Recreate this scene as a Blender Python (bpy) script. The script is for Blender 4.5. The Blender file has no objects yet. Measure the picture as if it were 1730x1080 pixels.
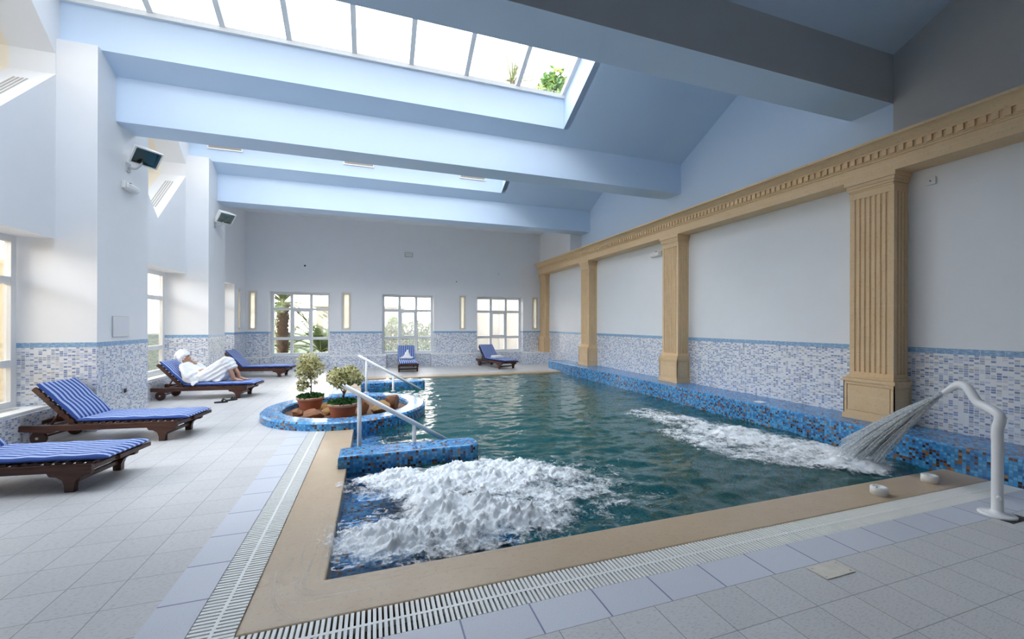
import bpy, bmesh, math, random
from mathutils import Vector, Matrix, noise, Euler
from mathutils.geometry import tessellate_polygon
random.seed(7)
PI = math.pi
scene = bpy.context.scene
COL = scene.collection
R = math.radians

# ---------------------------------------------------------------- helpers
class MB:
    """collects geometry; build() links it as one mesh object"""
    def __init__(s):
        s.v = []; s.f = []; s.m = []; s.sm = []
    def add(s, vs, fs, mi=0, smooth=False):
        o = len(s.v); s.v += [tuple(v) for v in vs]
        for f in fs:
            s.f.append([i + o for i in f]); s.m.append(mi); s.sm.append(smooth)
    def box(s, x0, x1, y0, y1, z0, z1, mi=0, M=None):
        vs = [Vector((x, y, z)) for z in (z0, z1) for y in (y0, y1) for x in (x0, x1)]
        if M is not None: vs = [M @ v for v in vs]
        s.add(vs, [(0, 2, 3, 1), (4, 5, 7, 6), (0, 1, 5, 4), (2, 6, 7, 3), (0, 4, 6, 2), (1, 3, 7, 5)], mi)
    def rbox(s, x0, x1, y0, y1, z0, z1, b=.01, mi=0, M=None, seg=2):
        bm = bmesh.new()
        r = bmesh.ops.create_cube(bm, size=1)
        for v in bm.verts:
            v.co = Vector(((x0 + x1) / 2 + v.co.x * (x1 - x0), (y0 + y1) / 2 + v.co.y * (y1 - y0), (z0 + z1) / 2 + v.co.z * (z1 - z0)))
        bmesh.ops.bevel(bm, geom=bm.edges[:], offset=b, segments=seg, profile=.5, affect='EDGES')
        s.bm(bm, mi, M); bm.free()
    def bm(s, bm, mi=0, M=None, smooth=False):
        bm.verts.index_update()
        vs = [(M @ v.co if M is not None else v.co.copy()) for v in bm.verts]
        s.add(vs, [[v.index for v in f.verts] for f in bm.faces], mi, smooth)
    def prism(s, poly, ax, a, b, mi=0, M=None):
        """poly: 2D points in the two other axes (cyclic order), extruded along ax from a to b"""
        def P(p, t):
            q = {'x': (t, p[0], p[1]), 'y': (p[0], t, p[1]), 'z': (p[0], p[1], t)}[ax]
            q = Vector(q); return M @ q if M is not None else q
        n = len(poly)
        vs = [P(p, a) for p in poly] + [P(p, b) for p in poly]
        tris = tessellate_polygon([[Vector((p[0], p[1], 0)) for p in poly]])
        fs = [tuple(t) for t in tris] + [tuple(i + n for i in reversed(t)) for t in tris]
        fs += [(i, (i + 1) % n, (i + 1) % n + n, i + n) for i in range(n)]
        s.add(vs, fs, mi)
    def tube(s, pts, rad, n=10, mi=0, cap=True, smooth=True):
        pts = [Vector(p) for p in pts]
        if not isinstance(rad, (list, tuple)): rad = [rad] * len(pts)
        vs = []; up = None
        for i, p in enumerate(pts):
            t = (pts[min(i + 1, len(pts) - 1)] - pts[max(i - 1, 0)]).normalized()
            if up is None:
                up = Vector((0, 0, 1)) if abs(t.z) < .9 else Vector((1, 0, 0))
            a = (up - t * up.dot(t)).normalized(); up = a; b = t.cross(a)
            vs += [p + (a * math.cos(2 * PI * k / n) + b * math.sin(2 * PI * k / n)) * rad[i] for k in range(n)]
        fs = []
        for i in range(len(pts) - 1):
            fs += [(i * n + k, i * n + (k + 1) % n, (i + 1) * n + (k + 1) % n, (i + 1) * n + k) for k in range(n)]
        s.add(vs, fs, mi, smooth)
        if cap:
            o = len(s.v) - len(vs)
            s.f.append([o + k for k in reversed(range(n))]); s.m.append(mi); s.sm.append(False)
            s.f.append([o + (len(pts) - 1) * n + k for k in range(n)]); s.m.append(mi); s.sm.append(False)
    def lathe(s, prof, n=24, c=(0, 0, 0), mi=0, M=None, smooth=True, arc=2 * PI):
        vs = []
        for r, z in prof:
            for k in range(n):
                v = Vector((c[0] + r * math.cos(arc * k / n), c[1] + r * math.sin(arc * k / n), c[2] + z))
                vs.append(M @ v if M is not None else v)
        fs = [(i * n + k, i * n + (k + 1) % n, (i + 1) * n + (k + 1) % n, (i + 1) * n + k) for i in range(len(prof) - 1) for k in range(n)]
        s.add(vs, fs, mi, smooth)
    def build(s, name, mats, parent=None, loc=None, rot=None):
        me = bpy.data.meshes.new(name)
        me.from_pydata(s.v, [], s.f); me.update()
        if not isinstance(mats, (list, tuple)): mats = [mats]
        for m in mats: me.materials.append(m)
        me.polygons.foreach_set('material_index', s.m)
        me.polygons.foreach_set('use_smooth', s.sm)
        bm = bmesh.new(); bm.from_mesh(me)
        bmesh.ops.recalc_face_normals(bm, faces=bm.faces); bm.to_mesh(me); bm.free()
        boxuv(me)
        o = bpy.data.objects.new(name, me); COL.objects.link(o)
        if parent is not None: o.parent = parent
        if loc: o.location = loc
        if rot: o.rotation_euler = rot
        return o

def boxuv(me):
    uv = me.uv_layers.new(name='UVMap')
    for p in me.polygons:
        n = p.normal
        for li in p.loop_indices:
            c = me.vertices[me.loops[li].vertex_index].co
            if abs(n.z) > .75: q = (c.x, c.y)
            elif abs(n.x) > abs(n.y): q = (c.y, c.z)
            else: q = (c.x, c.z)
            uv.data[li].uv = q

def tag(o, label, cat, group=None, kind=None):
    o['label'] = label; o['category'] = cat
    if group: o['group'] = group
    if kind: o['kind'] = kind
    return o
def empty(name, loc=(0, 0, 0), rz=0):
    o = bpy.data.objects.new(name, None); COL.objects.link(o)
    o.location = loc; o.rotation_euler = (0, 0, rz); o.empty_display_size = .1
    return o
def copy_tree(o, parent=None):
    c = o.copy(); COL.objects.link(c); c.parent = parent
    for ch in [x for x in bpy.data.objects if x.parent == o]: copy_tree(ch, c)
    return c
def lerp(a, b, t): return a + (b - a) * t
def smooth_path(pts, n=6):
    """Catmull-Rom through the points"""
    P = [Vector(p) for p in pts]; out = []
    for i in range(len(P) - 1):
        p0 = P[max(i - 1, 0)]; p1 = P[i]; p2 = P[i + 1]; p3 = P[min(i + 2, len(P) - 1)]
        for k in range(n):
            t = k / n
            out.append(.5 * ((2 * p1) + (p2 - p0) * t + (2 * p0 - 5 * p1 + 4 * p2 - p3) * t * t + (3 * p1 - p0 - 3 * p2 + p3) * t ** 3))
    out.append(P[-1]); return out

# ---------------------------------------------------------------- materials
class NT:
    def __init__(s, name):
        s.mat = bpy.data.materials.new(name); s.mat.use_nodes = True
        s.nt = s.mat.node_tree; s.nt.nodes.clear()
        s.out = s.nt.nodes.new('ShaderNodeOutputMaterial')
    def n(s, typ, ins=None, **kw):
        nd = s.nt.nodes.new('ShaderNode' + typ)
        for k, v in kw.items(): setattr(nd, k, v)
        for k, v in (ins or {}).items(): s.set(nd.inputs[k], v)
        return nd
    def set(s, sock, v):
        if hasattr(v, 'is_output'): s.nt.links.new(v, sock)
        elif hasattr(v, 'outputs'): s.nt.links.new(v.outputs[0], sock)
        else:
            if sock.type == 'RGBA' and len(v) == 3: v = (*v, 1)
            sock.default_value = v
    def m(s, op, a, b=0.0, c=0.0):
        nd = s.n('Math', operation=op); s.set(nd.inputs[0], a); s.set(nd.inputs[1], b)
        if op in ('MULTIPLY_ADD', 'SMOOTH_MIN', 'COMPARE', 'WRAP'): s.set(nd.inputs[2], c)
        return nd.outputs[0]
    def mix(s, f, a, b, bl='MIX'):
        nd = s.n('Mix', data_type='RGBA', blend_type=bl); s.set(nd.inputs[0], f); s.set(nd.inputs[6], a); s.set(nd.inputs[7], b)
        return nd.outputs[2]
    def ramp(s, f, stops, const=False):
        nd = s.n('ValToRGB'); cr = nd.color_ramp; cr.interpolation = 'CONSTANT' if const else 'LINEAR'
        while len(cr.elements) < len(stops): cr.elements.new(.5)
        for e, (p, c) in zip(cr.elements, stops): e.position = p; e.color = (*c, 1)
        s.set(nd.inputs[0], f); return nd.outputs[0]
    def uv(s):
        sep = s.n('SeparateXYZ', {0: s.n('UVMap').outputs[0]}); return sep.outputs[0], sep.outputs[1]
    def pos(s):
        sep = s.n('SeparateXYZ', {0: s.n('NewGeometry').outputs['Position']}); return sep.outputs
    def obj(s):
        return s.n('TexCoord').outputs['Object']
    def noise(s, vec, scale, detail=3, rough=.5):
        nd = s.n('TexNoise', {'Scale': scale, 'Detail': detail, 'Roughness': rough}); s.set(nd.inputs['Vector'], vec); return nd.outputs[0]
    def vec(s, x, y, z=0.0):
        nd = s.n('CombineXYZ'); s.set(nd.inputs[0], x); s.set(nd.inputs[1], y); s.set(nd.inputs[2], z); return nd.outputs[0]
    def bump(s, h, strength=.3, dist=.01):
        return s.n('Bump', {'Height': h, 'Strength': strength, 'Distance': dist}).outputs[0]
    def pbr(s, col, rough=.5, bump=None, **kw):
        p = s.n('BsdfPrincipled'); s.set(p.inputs['Base Color'], col); s.set(p.inputs['Roughness'], rough)
        if bump is not None: s.set(p.inputs['Normal'], bump)
        for k, v in kw.items(): s.set(p.inputs[k.replace('_', ' ')], v)
        s.nt.links.new(p.outputs[0], s.out.inputs[0]); return s.mat

def simple(name, col, rough=.5, nscale=0, namt=.1, bump=0, metal=0.0):
    t = NT(name)
    if nscale:
        f = t.noise(t.obj(), nscale, 4)
        c = t.mix(f, tuple(x * (1 - namt) for x in col), tuple(min(1, x * (1 + namt)) for x in col))
        b = t.bump(f, bump, .01) if bump else None
        return t.pbr(c, rough, b, Metallic=metal)
    return t.pbr(col, rough, Metallic=metal)

def cells(t, u, v, cw, ch, gw):
    """cell ids (two whole numbers) and a 0/1 grout mask for a grid of cw x ch with grout gw"""
    a = t.m('DIVIDE', u, cw); b = t.m('DIVIDE', v, ch)
    ia = t.m('FLOOR', a); ib = t.m('FLOOR', b)
    fa = t.m('SUBTRACT', a, ia); fb = t.m('SUBTRACT', b, ib)
    g = t.m('MAXIMUM', t.m('LESS_THAN', fa, gw / cw), t.m('LESS_THAN', fb, gw / ch))
    return ia, ib, g

def wall_mat():
    t = NT('wall_plaster_and_tile')
    u, v = t.uv(); x, y, z = t.pos()
    ia, ib, g = cells(t, u, v, .046, .027, .0065)
    wn = t.n('TexWhiteNoise', {'Vector': t.vec(ia, ib)}, noise_dimensions='2D')
    mos = t.ramp(wn.outputs[0], [(0, (.76, .78, .81)), (.38, (.52, .58, .69)), (.56, (.27, .36, .55)), (.72, (.17, .24, .43)), (.82, (.42, .43, .46)), (.92, (.62, .63, .66))], True)
    mos = t.mix(g, mos, (.74, .75, .78))
    ja, jb, gj = cells(t, u, v, .276, .405, .004)
    mos = t.mix(t.m('MULTIPLY', gj, .6), mos, (.72, .74, .80))
    streak = t.noise(t.vec(t.m('MULTIPLY', u, 22), t.m('MULTIPLY', v, 60)), 1, 4, .7)
    brd = t.ramp(streak, [(.3, (.10, .24, .45)), (.55, (.25, .42, .62)), (.72, (.65, .75, .85))])
    ka, kb, gk = cells(t, u, v, .2, 50, .005)
    brd = t.mix(t.m('MULTIPLY', gk, .7), brd, (.6, .66, .75))
    plf = t.noise(t.obj(), 2.2, 5, .6)
    pla = t.mix(plf, (.80, .81, .83), (.85, .86, .875))
    isb = t.m('LESS_THAN', z, 1.312); ism = t.m('LESS_THAN', z, 1.243)
    col = t.mix(isb, pla, t.mix(ism, brd, mos))
    fine = t.noise(t.obj(), 60, 3)
    hgt = t.m('ADD', t.m('MULTIPLY', fine, t.m('SUBTRACT', 1, isb)), t.m('MULTIPLY', t.m('SUBTRACT', 1, g), t.m('MULTIPLY', ism, .5)))
    return t.pbr(col, t.m('SUBTRACT', .75, t.m('MULTIPLY', isb, .47)), t.bump(hgt, .12, .004))

def mosaic_mat():
    t = NT('pool_mosaic')
    u, v = t.uv()
    ia, ib, g = cells(t, u, v, .031, .031, .004)
    c = t.n('TexWhiteNoise', {'Vector': t.vec(ia, ib)}, noise_dimensions='2D').outputs[0]
    c2 = t.n('TexWhiteNoise', {'Vector': t.vec(t.m('ADD', ia, 51.5), ib)}, noise_dimensions='2D').outputs[0]
    blue = t.ramp(c, [(0, (.035, .22, .52)), (.3, (.06, .32, .66)), (.6, (.11, .42, .74)), (.85, (.03, .14, .36))], True)
    brn = t.ramp(c2, [(0, (.10, .035, .015)), (.5, (.26, .12, .04)), (.75, (.02, .02, .025)), (.9, (.38, .22, .10))], True)
    cl = t.noise(t.vec(t.m('MULTIPLY', ia, .13), t.m('MULTIPLY', ib, .16)), 1, 3, .6)
    c3 = t.n('TexWhiteNoise', {'Vector': t.vec(ia, t.m('ADD', ib, 17.5))}, noise_dimensions='2D').outputs[0]
    isb = t.m('LESS_THAN', c3, t.m('MULTIPLY', t.m('SUBTRACT', cl, .34), 1.25))
    col = t.mix(g, t.mix(isb, blue, brn), (.06, .16, .32))
    return t.pbr(col, t.m('ADD', .16, t.m('MULTIPLY', g, .5)), t.bump(t.m('SUBTRACT', 1, g), .25, .002))

def floor_mat(name, base, pu, pv, ou, ov, gcol, gcol2, gw, speck):
    t = NT(name)
    u, v = t.uv()
    u = t.m('SUBTRACT', u, ou); v = t.m('SUBTRACT', v, ov)
    a = t.m('DIVIDE', u, pu); b = t.m('DIVIDE', v, pv)
    ia = t.m('FLOOR', a); ib = t.m('FLOOR', b)
    ga = t.m('LESS_THAN', t.m('SUBTRACT', a, ia), gw / pu); gb = t.m('LESS_THAN', t.m('SUBTRACT', b, ib), gw / pv)
    wn = t.n('TexWhiteNoise', {'Vector': t.vec(ia, ib)}, noise_dimensions='2D').outputs[0]
    big = t.noise(t.vec(u, v), 1.3, 4)
    n1 = t.noise(t.vec(t.m('MULTIPLY', u, 35), t.m('MULTIPLY', v, 150)), 1, 2)
    n2 = t.noise(t.vec(u, v), 160, 2)
    k = t.m('ADD', t.m('ADD', t.m('MULTIPLY', wn, .06), t.m('MULTIPLY', big, .14)), .86)
    k = t.m('SUBTRACT', k, t.m('MULTIPLY', t.m('GREATER_THAN', n1 if speck else n2, .58), .17 if speck else .10))
    col = t.mix(1.0, base, t.vec(k, k, k), 'MULTIPLY')
    col = t.mix(t.m('MULTIPLY', ga, .75), col, gcol); col = t.mix(t.m('MULTIPLY', gb, .75), col, gcol2)
    h = t.m('SUBTRACT', t.m('MULTIPLY', t.m('ADD', n1, n2), .5), t.m('MULTIPLY', t.m('MAXIMUM', ga, gb), .6))
    return t.pbr(col, t.m('ADD', .30, t.m('MULTIPLY', big, .25)), t.bump(h, .25, .003))

def stone_mat(name, a, b, rough=.6, wet=False, joints=None):
    t = NT(name)
    o = t.obj()
    f = t.noise(o, 3.5, 6, .65); f2 = t.noise(o, 30, 4, .6)
    col = t.mix(f, a, b)
    col = t.mix(t.m('MULTIPLY', t.m('GREATER_THAN', f2, .60), .22), col, tuple(x * .62 for x in a))
    if joints:
        x, y, z = t.pos()
        fz = t.m('FRACT', t.m('DIVIDE', t.m('ADD', z, t.m('MULTIPLY', f, .02)), joints))
        col = t.mix(t.m('MULTIPLY', t.m('LESS_THAN', fz, .012), .35), col, (.82, .70, .50))
    r = t.m('MULTIPLY', t.m('SMOOTH_MIN', t.noise(o, 1.6, 3), .5, .1), 1.0) if wet else rough
    if wet: r = t.m('ADD', .10, t.m('MULTIPLY', r, .5))
    return t.pbr(col, r, t.bump(t.m('ADD', f2, f), .25, .004))

def water_mat():
    t = NT('pool_water')
    o = t.obj()
    b = t.bump(t.noise(o, 6, 3, .55), .4, .03)
    fr = t.n('Fresnel', {'IOR': 1.33, 'Normal': b})
    sh = t.n('Attribute', attribute_name='shallow').outputs['Fac']       # little water above a bench or a step
    tr = t.n('BsdfTransparent', {'Color': t.mix(sh, (.30, .54, .54), (.93, .97, .985))})
    di = t.n('BsdfDiffuse', {'Color': (.022, .135, .125, 1)})
    gl = t.n('BsdfGlossy', {'Color': (1, 1, 1, 1), 'Roughness': .04, 'Normal': b})
    body = t.n('MixShader', {0: t.m('SUBTRACT', .52, t.m('MULTIPLY', sh, .50)), 1: tr, 2: di})
    mx = t.n('MixShader', {0: fr.outputs[0], 1: body, 2: gl})
    t.nt.links.new(mx.outputs[0], t.out.inputs[0]); return t.mat

def foam_mat(name='white_froth', lo=.35, hi=.75):
    t = NT(name)
    o = t.obj()
    d = t.n('Attribute', attribute_name='froth').outputs['Fac']
    n1 = t.noise(o, 7, 7, .7); n2 = t.noise(o, 34, 5, .72)
    nn = t.m('ADD', t.m('MULTIPLY', n1, .62), t.m('MULTIPLY', n2, .38))
    a = t.m('ADD', t.m('MULTIPLY', t.m('SUBTRACT', nn, .5), 5.5), t.m('SUBTRACT', t.m('MULTIPLY', d, 1.9), .80))
    a = t.n('Clamp', {0: a}).outputs[0]
    di = t.n('BsdfDiffuse', {'Color': (.90, .93, .95, 1), 'Normal': t.bump(nn, .5, .03)})
    gl = t.n('BsdfGlossy', {'Roughness': .25, 'Normal': t.bump(nn, .6, .03)})
    s = t.n('MixShader', {0: .06, 1: di, 2: gl})
    tr = t.n('BsdfTransparent', {'Color': (1, 1, 1, 1)})
    mx = t.n('MixShader', {0: a, 1: tr, 2: s})
    t.nt.links.new(mx.outputs[0], t.out.inputs[0]); return t.mat

def spray_mat(name, alpha):
    t = NT(name)
    o = t.obj()
    a = t.m('MULTIPLY', t.noise(o, 40, 3), alpha * 2)
    dt = t.n('MixShader', {0: .5, 1: t.n('BsdfDiffuse', {'Color': (.92, .95, .97, 1)}), 2: t.n('BsdfTranslucent', {'Color': (.92, .95, .97, 1)})})
    s = t.n('MixShader', {0: .15, 1: dt, 2: t.n('BsdfGlossy', {'Roughness': .15})})
    mx = t.n('MixShader', {0: a, 1: t.n('BsdfTransparent', {'Color': (1, 1, 1, 1)}), 2: s})
    t.nt.links.new(mx.outputs[0], t.out.inputs[0]); return t.mat

def glass_mat(name, tint=(1, 1, 1), frost=0.0, streak=False, veil=(.93, .93, .92)):
    t = NT(name)
    gl = t.n('BsdfGlossy', {'Roughness': .03})
    fr = t.n('Fresnel', {'IOR': 1.45})
    tr = t.n('BsdfTransparent', {'Color': (*tint, 1)})
    base = tr
    if frost:
        f = t.m('MULTIPLY', t.noise(t.obj(), 1.2, 3), frost * 2) if streak else frost
        base = t.n('MixShader', {0: f, 1: tr, 2: t.n('BsdfTranslucent', {'Color': (*veil, 1)})})
    mx = t.n('MixShader', {0: t.m('MULTIPLY', fr.outputs[0], .8), 1: base, 2: gl})
    t.nt.links.new(mx.outputs[0], t.out.inputs[0]); return t.mat

def stripe_mat():
    t = NT('blue_striped_canvas')
    sep = t.n('SeparateXYZ', {0: t.obj()})
    f = t.m('FRACT', t.m('DIVIDE', t.m('ADD', sep.outputs[1], .5), .066))
    a = t.m('MULTIPLY', t.m('GREATER_THAN', f, .42), t.m('LESS_THAN', f, .86))
    b = t.m('MULTIPLY', t.m('GREATER_THAN', f, .60), t.m('LESS_THAN', f, .66))
    c = t.mix(a, (.03, .075, .29), (.42, .52, .77))
    c = t.mix(b, c, (.17, .27, .58))
    w = t.noise(t.obj(), 350, 2)
    return t.pbr(c, .85, t.bump(w, .15, .002))

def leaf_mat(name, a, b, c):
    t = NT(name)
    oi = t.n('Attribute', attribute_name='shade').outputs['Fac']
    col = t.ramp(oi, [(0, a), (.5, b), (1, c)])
    p = t.n('BsdfPrincipled', {'Base Color': col, 'Roughness': .65})
    tr = t.n('BsdfTranslucent', {'Color': col})
    mx = t.n('MixShader', {0: .25, 1: p, 2: tr})
    t.nt.links.new(mx.outputs[0], t.out.inputs[0]); return t.mat

def wood_mat():
    t = NT('dark_varnished_teak')
    o = t.obj()
    sc = t.n('Mapping', {'Vector': o, 'Scale': (2.5, 30, 30)})
    f = t.noise(sc.outputs[0], 1, 5, .6)
    col = t.ramp(f, [(.3, (.030, .010, .006)), (.6, (.085, .028, .014)), (.8, (.14, .05, .022))])
    return t.pbr(col, .35, t.bump(f, .1, .003))

M = {}
M['wall'] = wall_mat()
M['plaster'] = (lambda t: t.pbr(t.mix(t.noise(t.obj(), 1.7, 4), (.79, .81, .845), (.84, .855, .88)), .75, t.bump(t.noise(t.obj(), 60, 3), .1, .004)))(NT('ceiling_plaster'))
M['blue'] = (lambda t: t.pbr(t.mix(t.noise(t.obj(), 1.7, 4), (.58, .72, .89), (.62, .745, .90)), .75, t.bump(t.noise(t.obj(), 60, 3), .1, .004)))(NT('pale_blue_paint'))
M['mosaic'] = mosaic_mat()
M['tile'] = floor_mat('floor_tile', (.60, .59, .585), .2955, .2955, -1.15 + .0, 1.945, (.13, .13, .14), (.20, .20, .21), .005, True)
M['strip_y'] = floor_mat('strip_tile_side', (.60, .62, .68), 10, .4, -20.0, 2.81, (.05, .07, .22), (.05, .07, .22), .010, False)
M['strip_x'] = floor_mat('strip_tile_front', (.60, .62, .68), .4, 10, 1.24, -20.0, (.05, .07, .22), (.05, .07, .22), .010, False)
M['coping'] = stone_mat('wet_beige_stone', (.42, .30, .185), (.55, .43, .30), wet=True)
M['sand'] = stone_mat('golden_sandstone', (.66, .45, .24), (.80, .60, .37), .65, joints=.62)
M['water'] = water_mat()
M['foam'] = foam_mat()
M['white'] = simple('white_enamel', (.82, .82, .82), .3)
M['plastic'] = simple('white_plastic', (.78, .78, .76), .4)
M['pvc'] = simple('white_window_frame', (.78, .79, .79), .35)
M['grate'] = simple('white_grate_plastic', (.80, .80, .77), .4, 3, .05)
M['channel'] = simple('dark_channel', (.045, .035, .03), .6)
M['wood'] = wood_mat()
M['stripe'] = stripe_mat()
M['glass'] = glass_mat('clear_glass')
M['hazy'] = glass_mat('misted_glass', frost=.10, streak=True)
M['tint'] = glass_mat('dimming_glass', (.42, .42, .42))  # grey tint added to dim the daylight coming in through the diamond windows
M['shaft'] = simple('cream_plaster', (.88, .81, .68), .75, 2, .04)
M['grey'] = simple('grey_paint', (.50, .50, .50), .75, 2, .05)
M['frost'] = glass_mat('frosted_glass', (.8, .78, .72), frost=.8, veil=(.74, .72, .66))
M['beige'] = simple('beige_frame', (.70, .63, .52), .45)
M['terra'] = simple('terracotta', (.40, .125, .065), .7, 9, .18, .15)
M['rimterra'] = simple('bleached_terracotta', (.62, .36, .27), .7, 9, .15, .15)
M['soil'] = simple('planter_gravel', (.16, .09, .055), .9, 40, .5, .8)
M['bark'] = simple('bark', (.13, .085, .05), .9, 25, .4, .5)
M['rock'] = simple('red_brown_rock', (.30, .13, .06), .75, 7, .45, .7)
M['rock2'] = simple('ochre_rock', (.42, .24, .09), .75, 9, .4, .7)
M['varieg'] = leaf_mat('variegated_leaf', (.07, .12, .03), (.55, .52, .20), (.85, .80, .50))
M['green'] = leaf_mat('dark_green_leaf', (.008, .05, .008), (.02, .10, .012), (.05, .17, .03))
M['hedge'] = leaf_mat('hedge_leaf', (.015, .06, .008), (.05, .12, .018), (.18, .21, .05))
M['frond'] = leaf_mat('palm_frond', (.02, .05, .012), (.06, .10, .025), (.20, .19, .08))
M['palm'] = simple('palm_trunk', (.085, .05, .028), .9, 12, .5, .8)
M['skin'] = simple('skin', (.50, .28, .19), .5, 20, .06)
M['towel'] = simple('white_terry', (.86, .86, .88), .95, 120, .08, .5)
M['black'] = simple('black_rubber', (.012, .012, .014), .5)
M['dark'] = simple('dark_metal', (.03, .03, .032), .4)
M['lampface'] = glass_mat('lamp_glass', (.75, .85, .85))
M['reflector'] = simple('floodlight_reflector', (.30, .34, .34), .25, metal=.8)
M['lampgrey'] = simple('grey_metal', (.52, .53, .54), .4)
M['brass'] = simple('dull_steel', (.55, .53, .47), .35, metal=.6)
M['grille'] = simple('beige_grille', (.46, .42, .37), .6)
M['paper'] = simple('paper', (.75, .77, .80), .8, 60, .06)
M['cream'] = simple('cream_render', (.80, .66, .42), .8, 3, .08)
M['house'] = simple('pale_render', (.24, .21, .18), .8)
M['lawn'] = simple('lawn', (.035, .055, .018), .95, 14, .4, .5)
M['paving'] = simple('garden_paving', (.50, .42, .30), .9, 8, .15)
# ---------------------------------------------------------------- the room
def struct(o, label, cat):
    return tag(o, label, cat, kind='structure')
def wall_poly(mb, outer, holes, ax, p0, p1, mi=0):
    loops = [outer] + holes
    def P(p, t):
        return {'x': (t, p[0], p[1]), 'y': (p[0], t, p[1]), 'z': (p[0], p[1], t)}[ax]
    flat = [p for l in loops for p in l]; n = len(flat)
    tris = tessellate_polygon([[Vector((p[0], p[1], 0)) for p in l] for l in loops])
    mb.add([P(p, p0) for p in flat], [tuple(t) for t in tris], mi)
    mb.add([P(p, p1) for p in flat], [tuple(reversed(t)) for t in tris], mi)
    for l in loops:
        k = len(l)
        for i in range(k):
            a, b = l[i], l[(i + 1) % k]
            mb.add([P(a, p0), P(b, p0), P(b, p1), P(a, p1)], [(0, 1, 2, 3)], mi)
def rect(a, b, c, d): return [(a, c), (b, c), (b, d), (a, d)]

PY = [(3.35, 4.90), (7.65, 9.08), (11.93, 13.09)]          # left pillars
BY = [(-.48, .07), (3.82, 4.37), (8.10, 8.64), (12.50, 13.05)]   # beams
LX, PX, UX, RX, FY = -4.32, -3.85, 7.04, 6.75, 15.85
ZB, ZT = 4.77, 5.47
SILL, HEAD = .39, 2.80
def diamond(yc, h=1.34): return [(yc - h, 5.15), (yc, 3.81), (yc + h, 5.15), (yc + h, 5.45), (yc, 6.79), (yc - h, 5.45)]
DY = [6.30, 10.58]

w = MB()
wall_poly(w, rect(-2.5, 13.09, 0, 7.3), [rect(4.90, 7.65, SILL, HEAD), rect(9.08, 11.93, SILL, HEAD)] + [diamond(y) for y in DY], 'x', LX, LX - .5)
wall_poly(w, rect(13.05, FY + .3, 0, 5.7), [rect(13.30, 14.70, SILL, HEAD), rect(15.10, 15.40, 1.36, 2.72)], 'x', -4.07, -4.57)
wl = struct(w.build('wall_left', M['wall']), 'long left plaster wall with tiled dado and deep window niches', 'wall')
for a, b in PY:
    p = MB(); p.box(LX, PX, a, b, 0, 5.67); p.build('pillar', M['wall'], wl)
for a, b, x0, x1 in ((4.92, 7.64, -4.78, LX - .06), (9.10, 11.92, -4.78, LX - .06), (13.30, 14.70, -4.55, -4.13)):
    p = MB(); p.box(x0, x1, a + .01, b - .01, .0, SILL + .005); s_ = p.build('plinth', M['wall'], wl)
    p = MB(); p.box(x0, x1 + .015, a + .012, b - .012, SILL + .005, SILL + .035)
    for k in range(3): p.box(x0 + .12 + k * .035, x0 + .14 + k * .035, a + .2, b - .2, SILL + .035, SILL + .039, 1)
    p.build('sill', [M['plastic'], M['grille']], wl)
for yc in DY:                                                # the tilted square light shafts that run out through the wall
    p = MB(); d = diamond(yc, 1.34); d2 = diamond(yc, 1.42)
    for i in range(6):
        a, b = d[i], d[(i + 1) % 6]; c_, e = d2[(i + 1) % 6], d2[i]
        q = [(a[0], a[1]), (b[0], b[1]), (b[0] + (b[0] - yc) * .06, b[1] + (b[1] - 5.3) * .06), (a[0] + (a[0] - yc) * .06, a[1] + (a[1] - 5.3) * .06)]
        p.prism(q, 'x', LX - .5, LX - 1.35)
    p.build('light_shaft', M['shaft'], wl)
    v = MB()                                                 # slotted air outlet in the shaft's lower slope
    for k in range(4):
        off = .16 + .045 * k
        for sgn in (1,):
            a0 = (yc + .30, 3.81 + .30); a1 = (yc + 1.12, 3.81 + 1.12)
            n_ = (-.7071 * .004, .7071 * .004)
            v.prism([(a0[0] , a0[1] + .001), (a1[0], a1[1] + .001), (a1[0] + n_[0], a1[1] + n_[1] + .002), (a0[0] + n_[0], a0[1] + n_[1] + .002)], 'x', LX - off, LX - off - .02)
    v.build('air_slot', M['grille'], wl)

w = MB()
wins = [(-3.37, -1.48), (.30, 2.18), (3.88, 5.82)]
nars = [(-4.02, -3.72), (-1.10, -.76), (3.16, 3.45), (6.22, 6.52)]
wall_poly(w, rect(-4.57, UX + .4, 0, 5.7), [rect(a, b, .47, 2.69) for a, b in wins] + [rect(a, b, 1.35, 2.72) for a, b in nars], 'y', FY, FY + .40)
wf = struct(w.build('wall_far', M['wall']), 'far end wall with three large windows above a mosaic dado', 'wall')
for a, b in ((-4.07, -3.30), (-1.45, .42), (2.05, 3.95), (5.72, RX)):
    yf = 15.18 if b == RX else 15.45
    p = MB(); p.box(a, b, yf, FY + .02, 0, .44); p.build('plinth', M['wall'], wf)
    p = MB(); p.box(a - .01, b + .01, yf - .01, FY + .02, .44, .458); p.build('plinth_cap', M['plastic'], wf)

w = MB()
w.box(RX, UX + .3, -2.5, FY, 0, 4.0)
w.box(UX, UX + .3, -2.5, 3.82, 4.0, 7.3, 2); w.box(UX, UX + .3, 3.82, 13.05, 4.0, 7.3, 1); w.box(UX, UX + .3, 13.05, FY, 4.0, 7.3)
w.box(6.58, UX + .02, 13.09, FY, 4.0, 5.7)
struct(w.build('wall_right', [M['wall'], M['blue'], M['grey']]), 'long right wall behind the sandstone pilasters', 'wall')
w = MB(); w.box(-4.82, UX + .3, -2.8, -2.5, 0, 7.3)
struct(w.build('wall_back', M['wall']), 'plain back wall behind the near end of the pool hall', 'wall')

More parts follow.
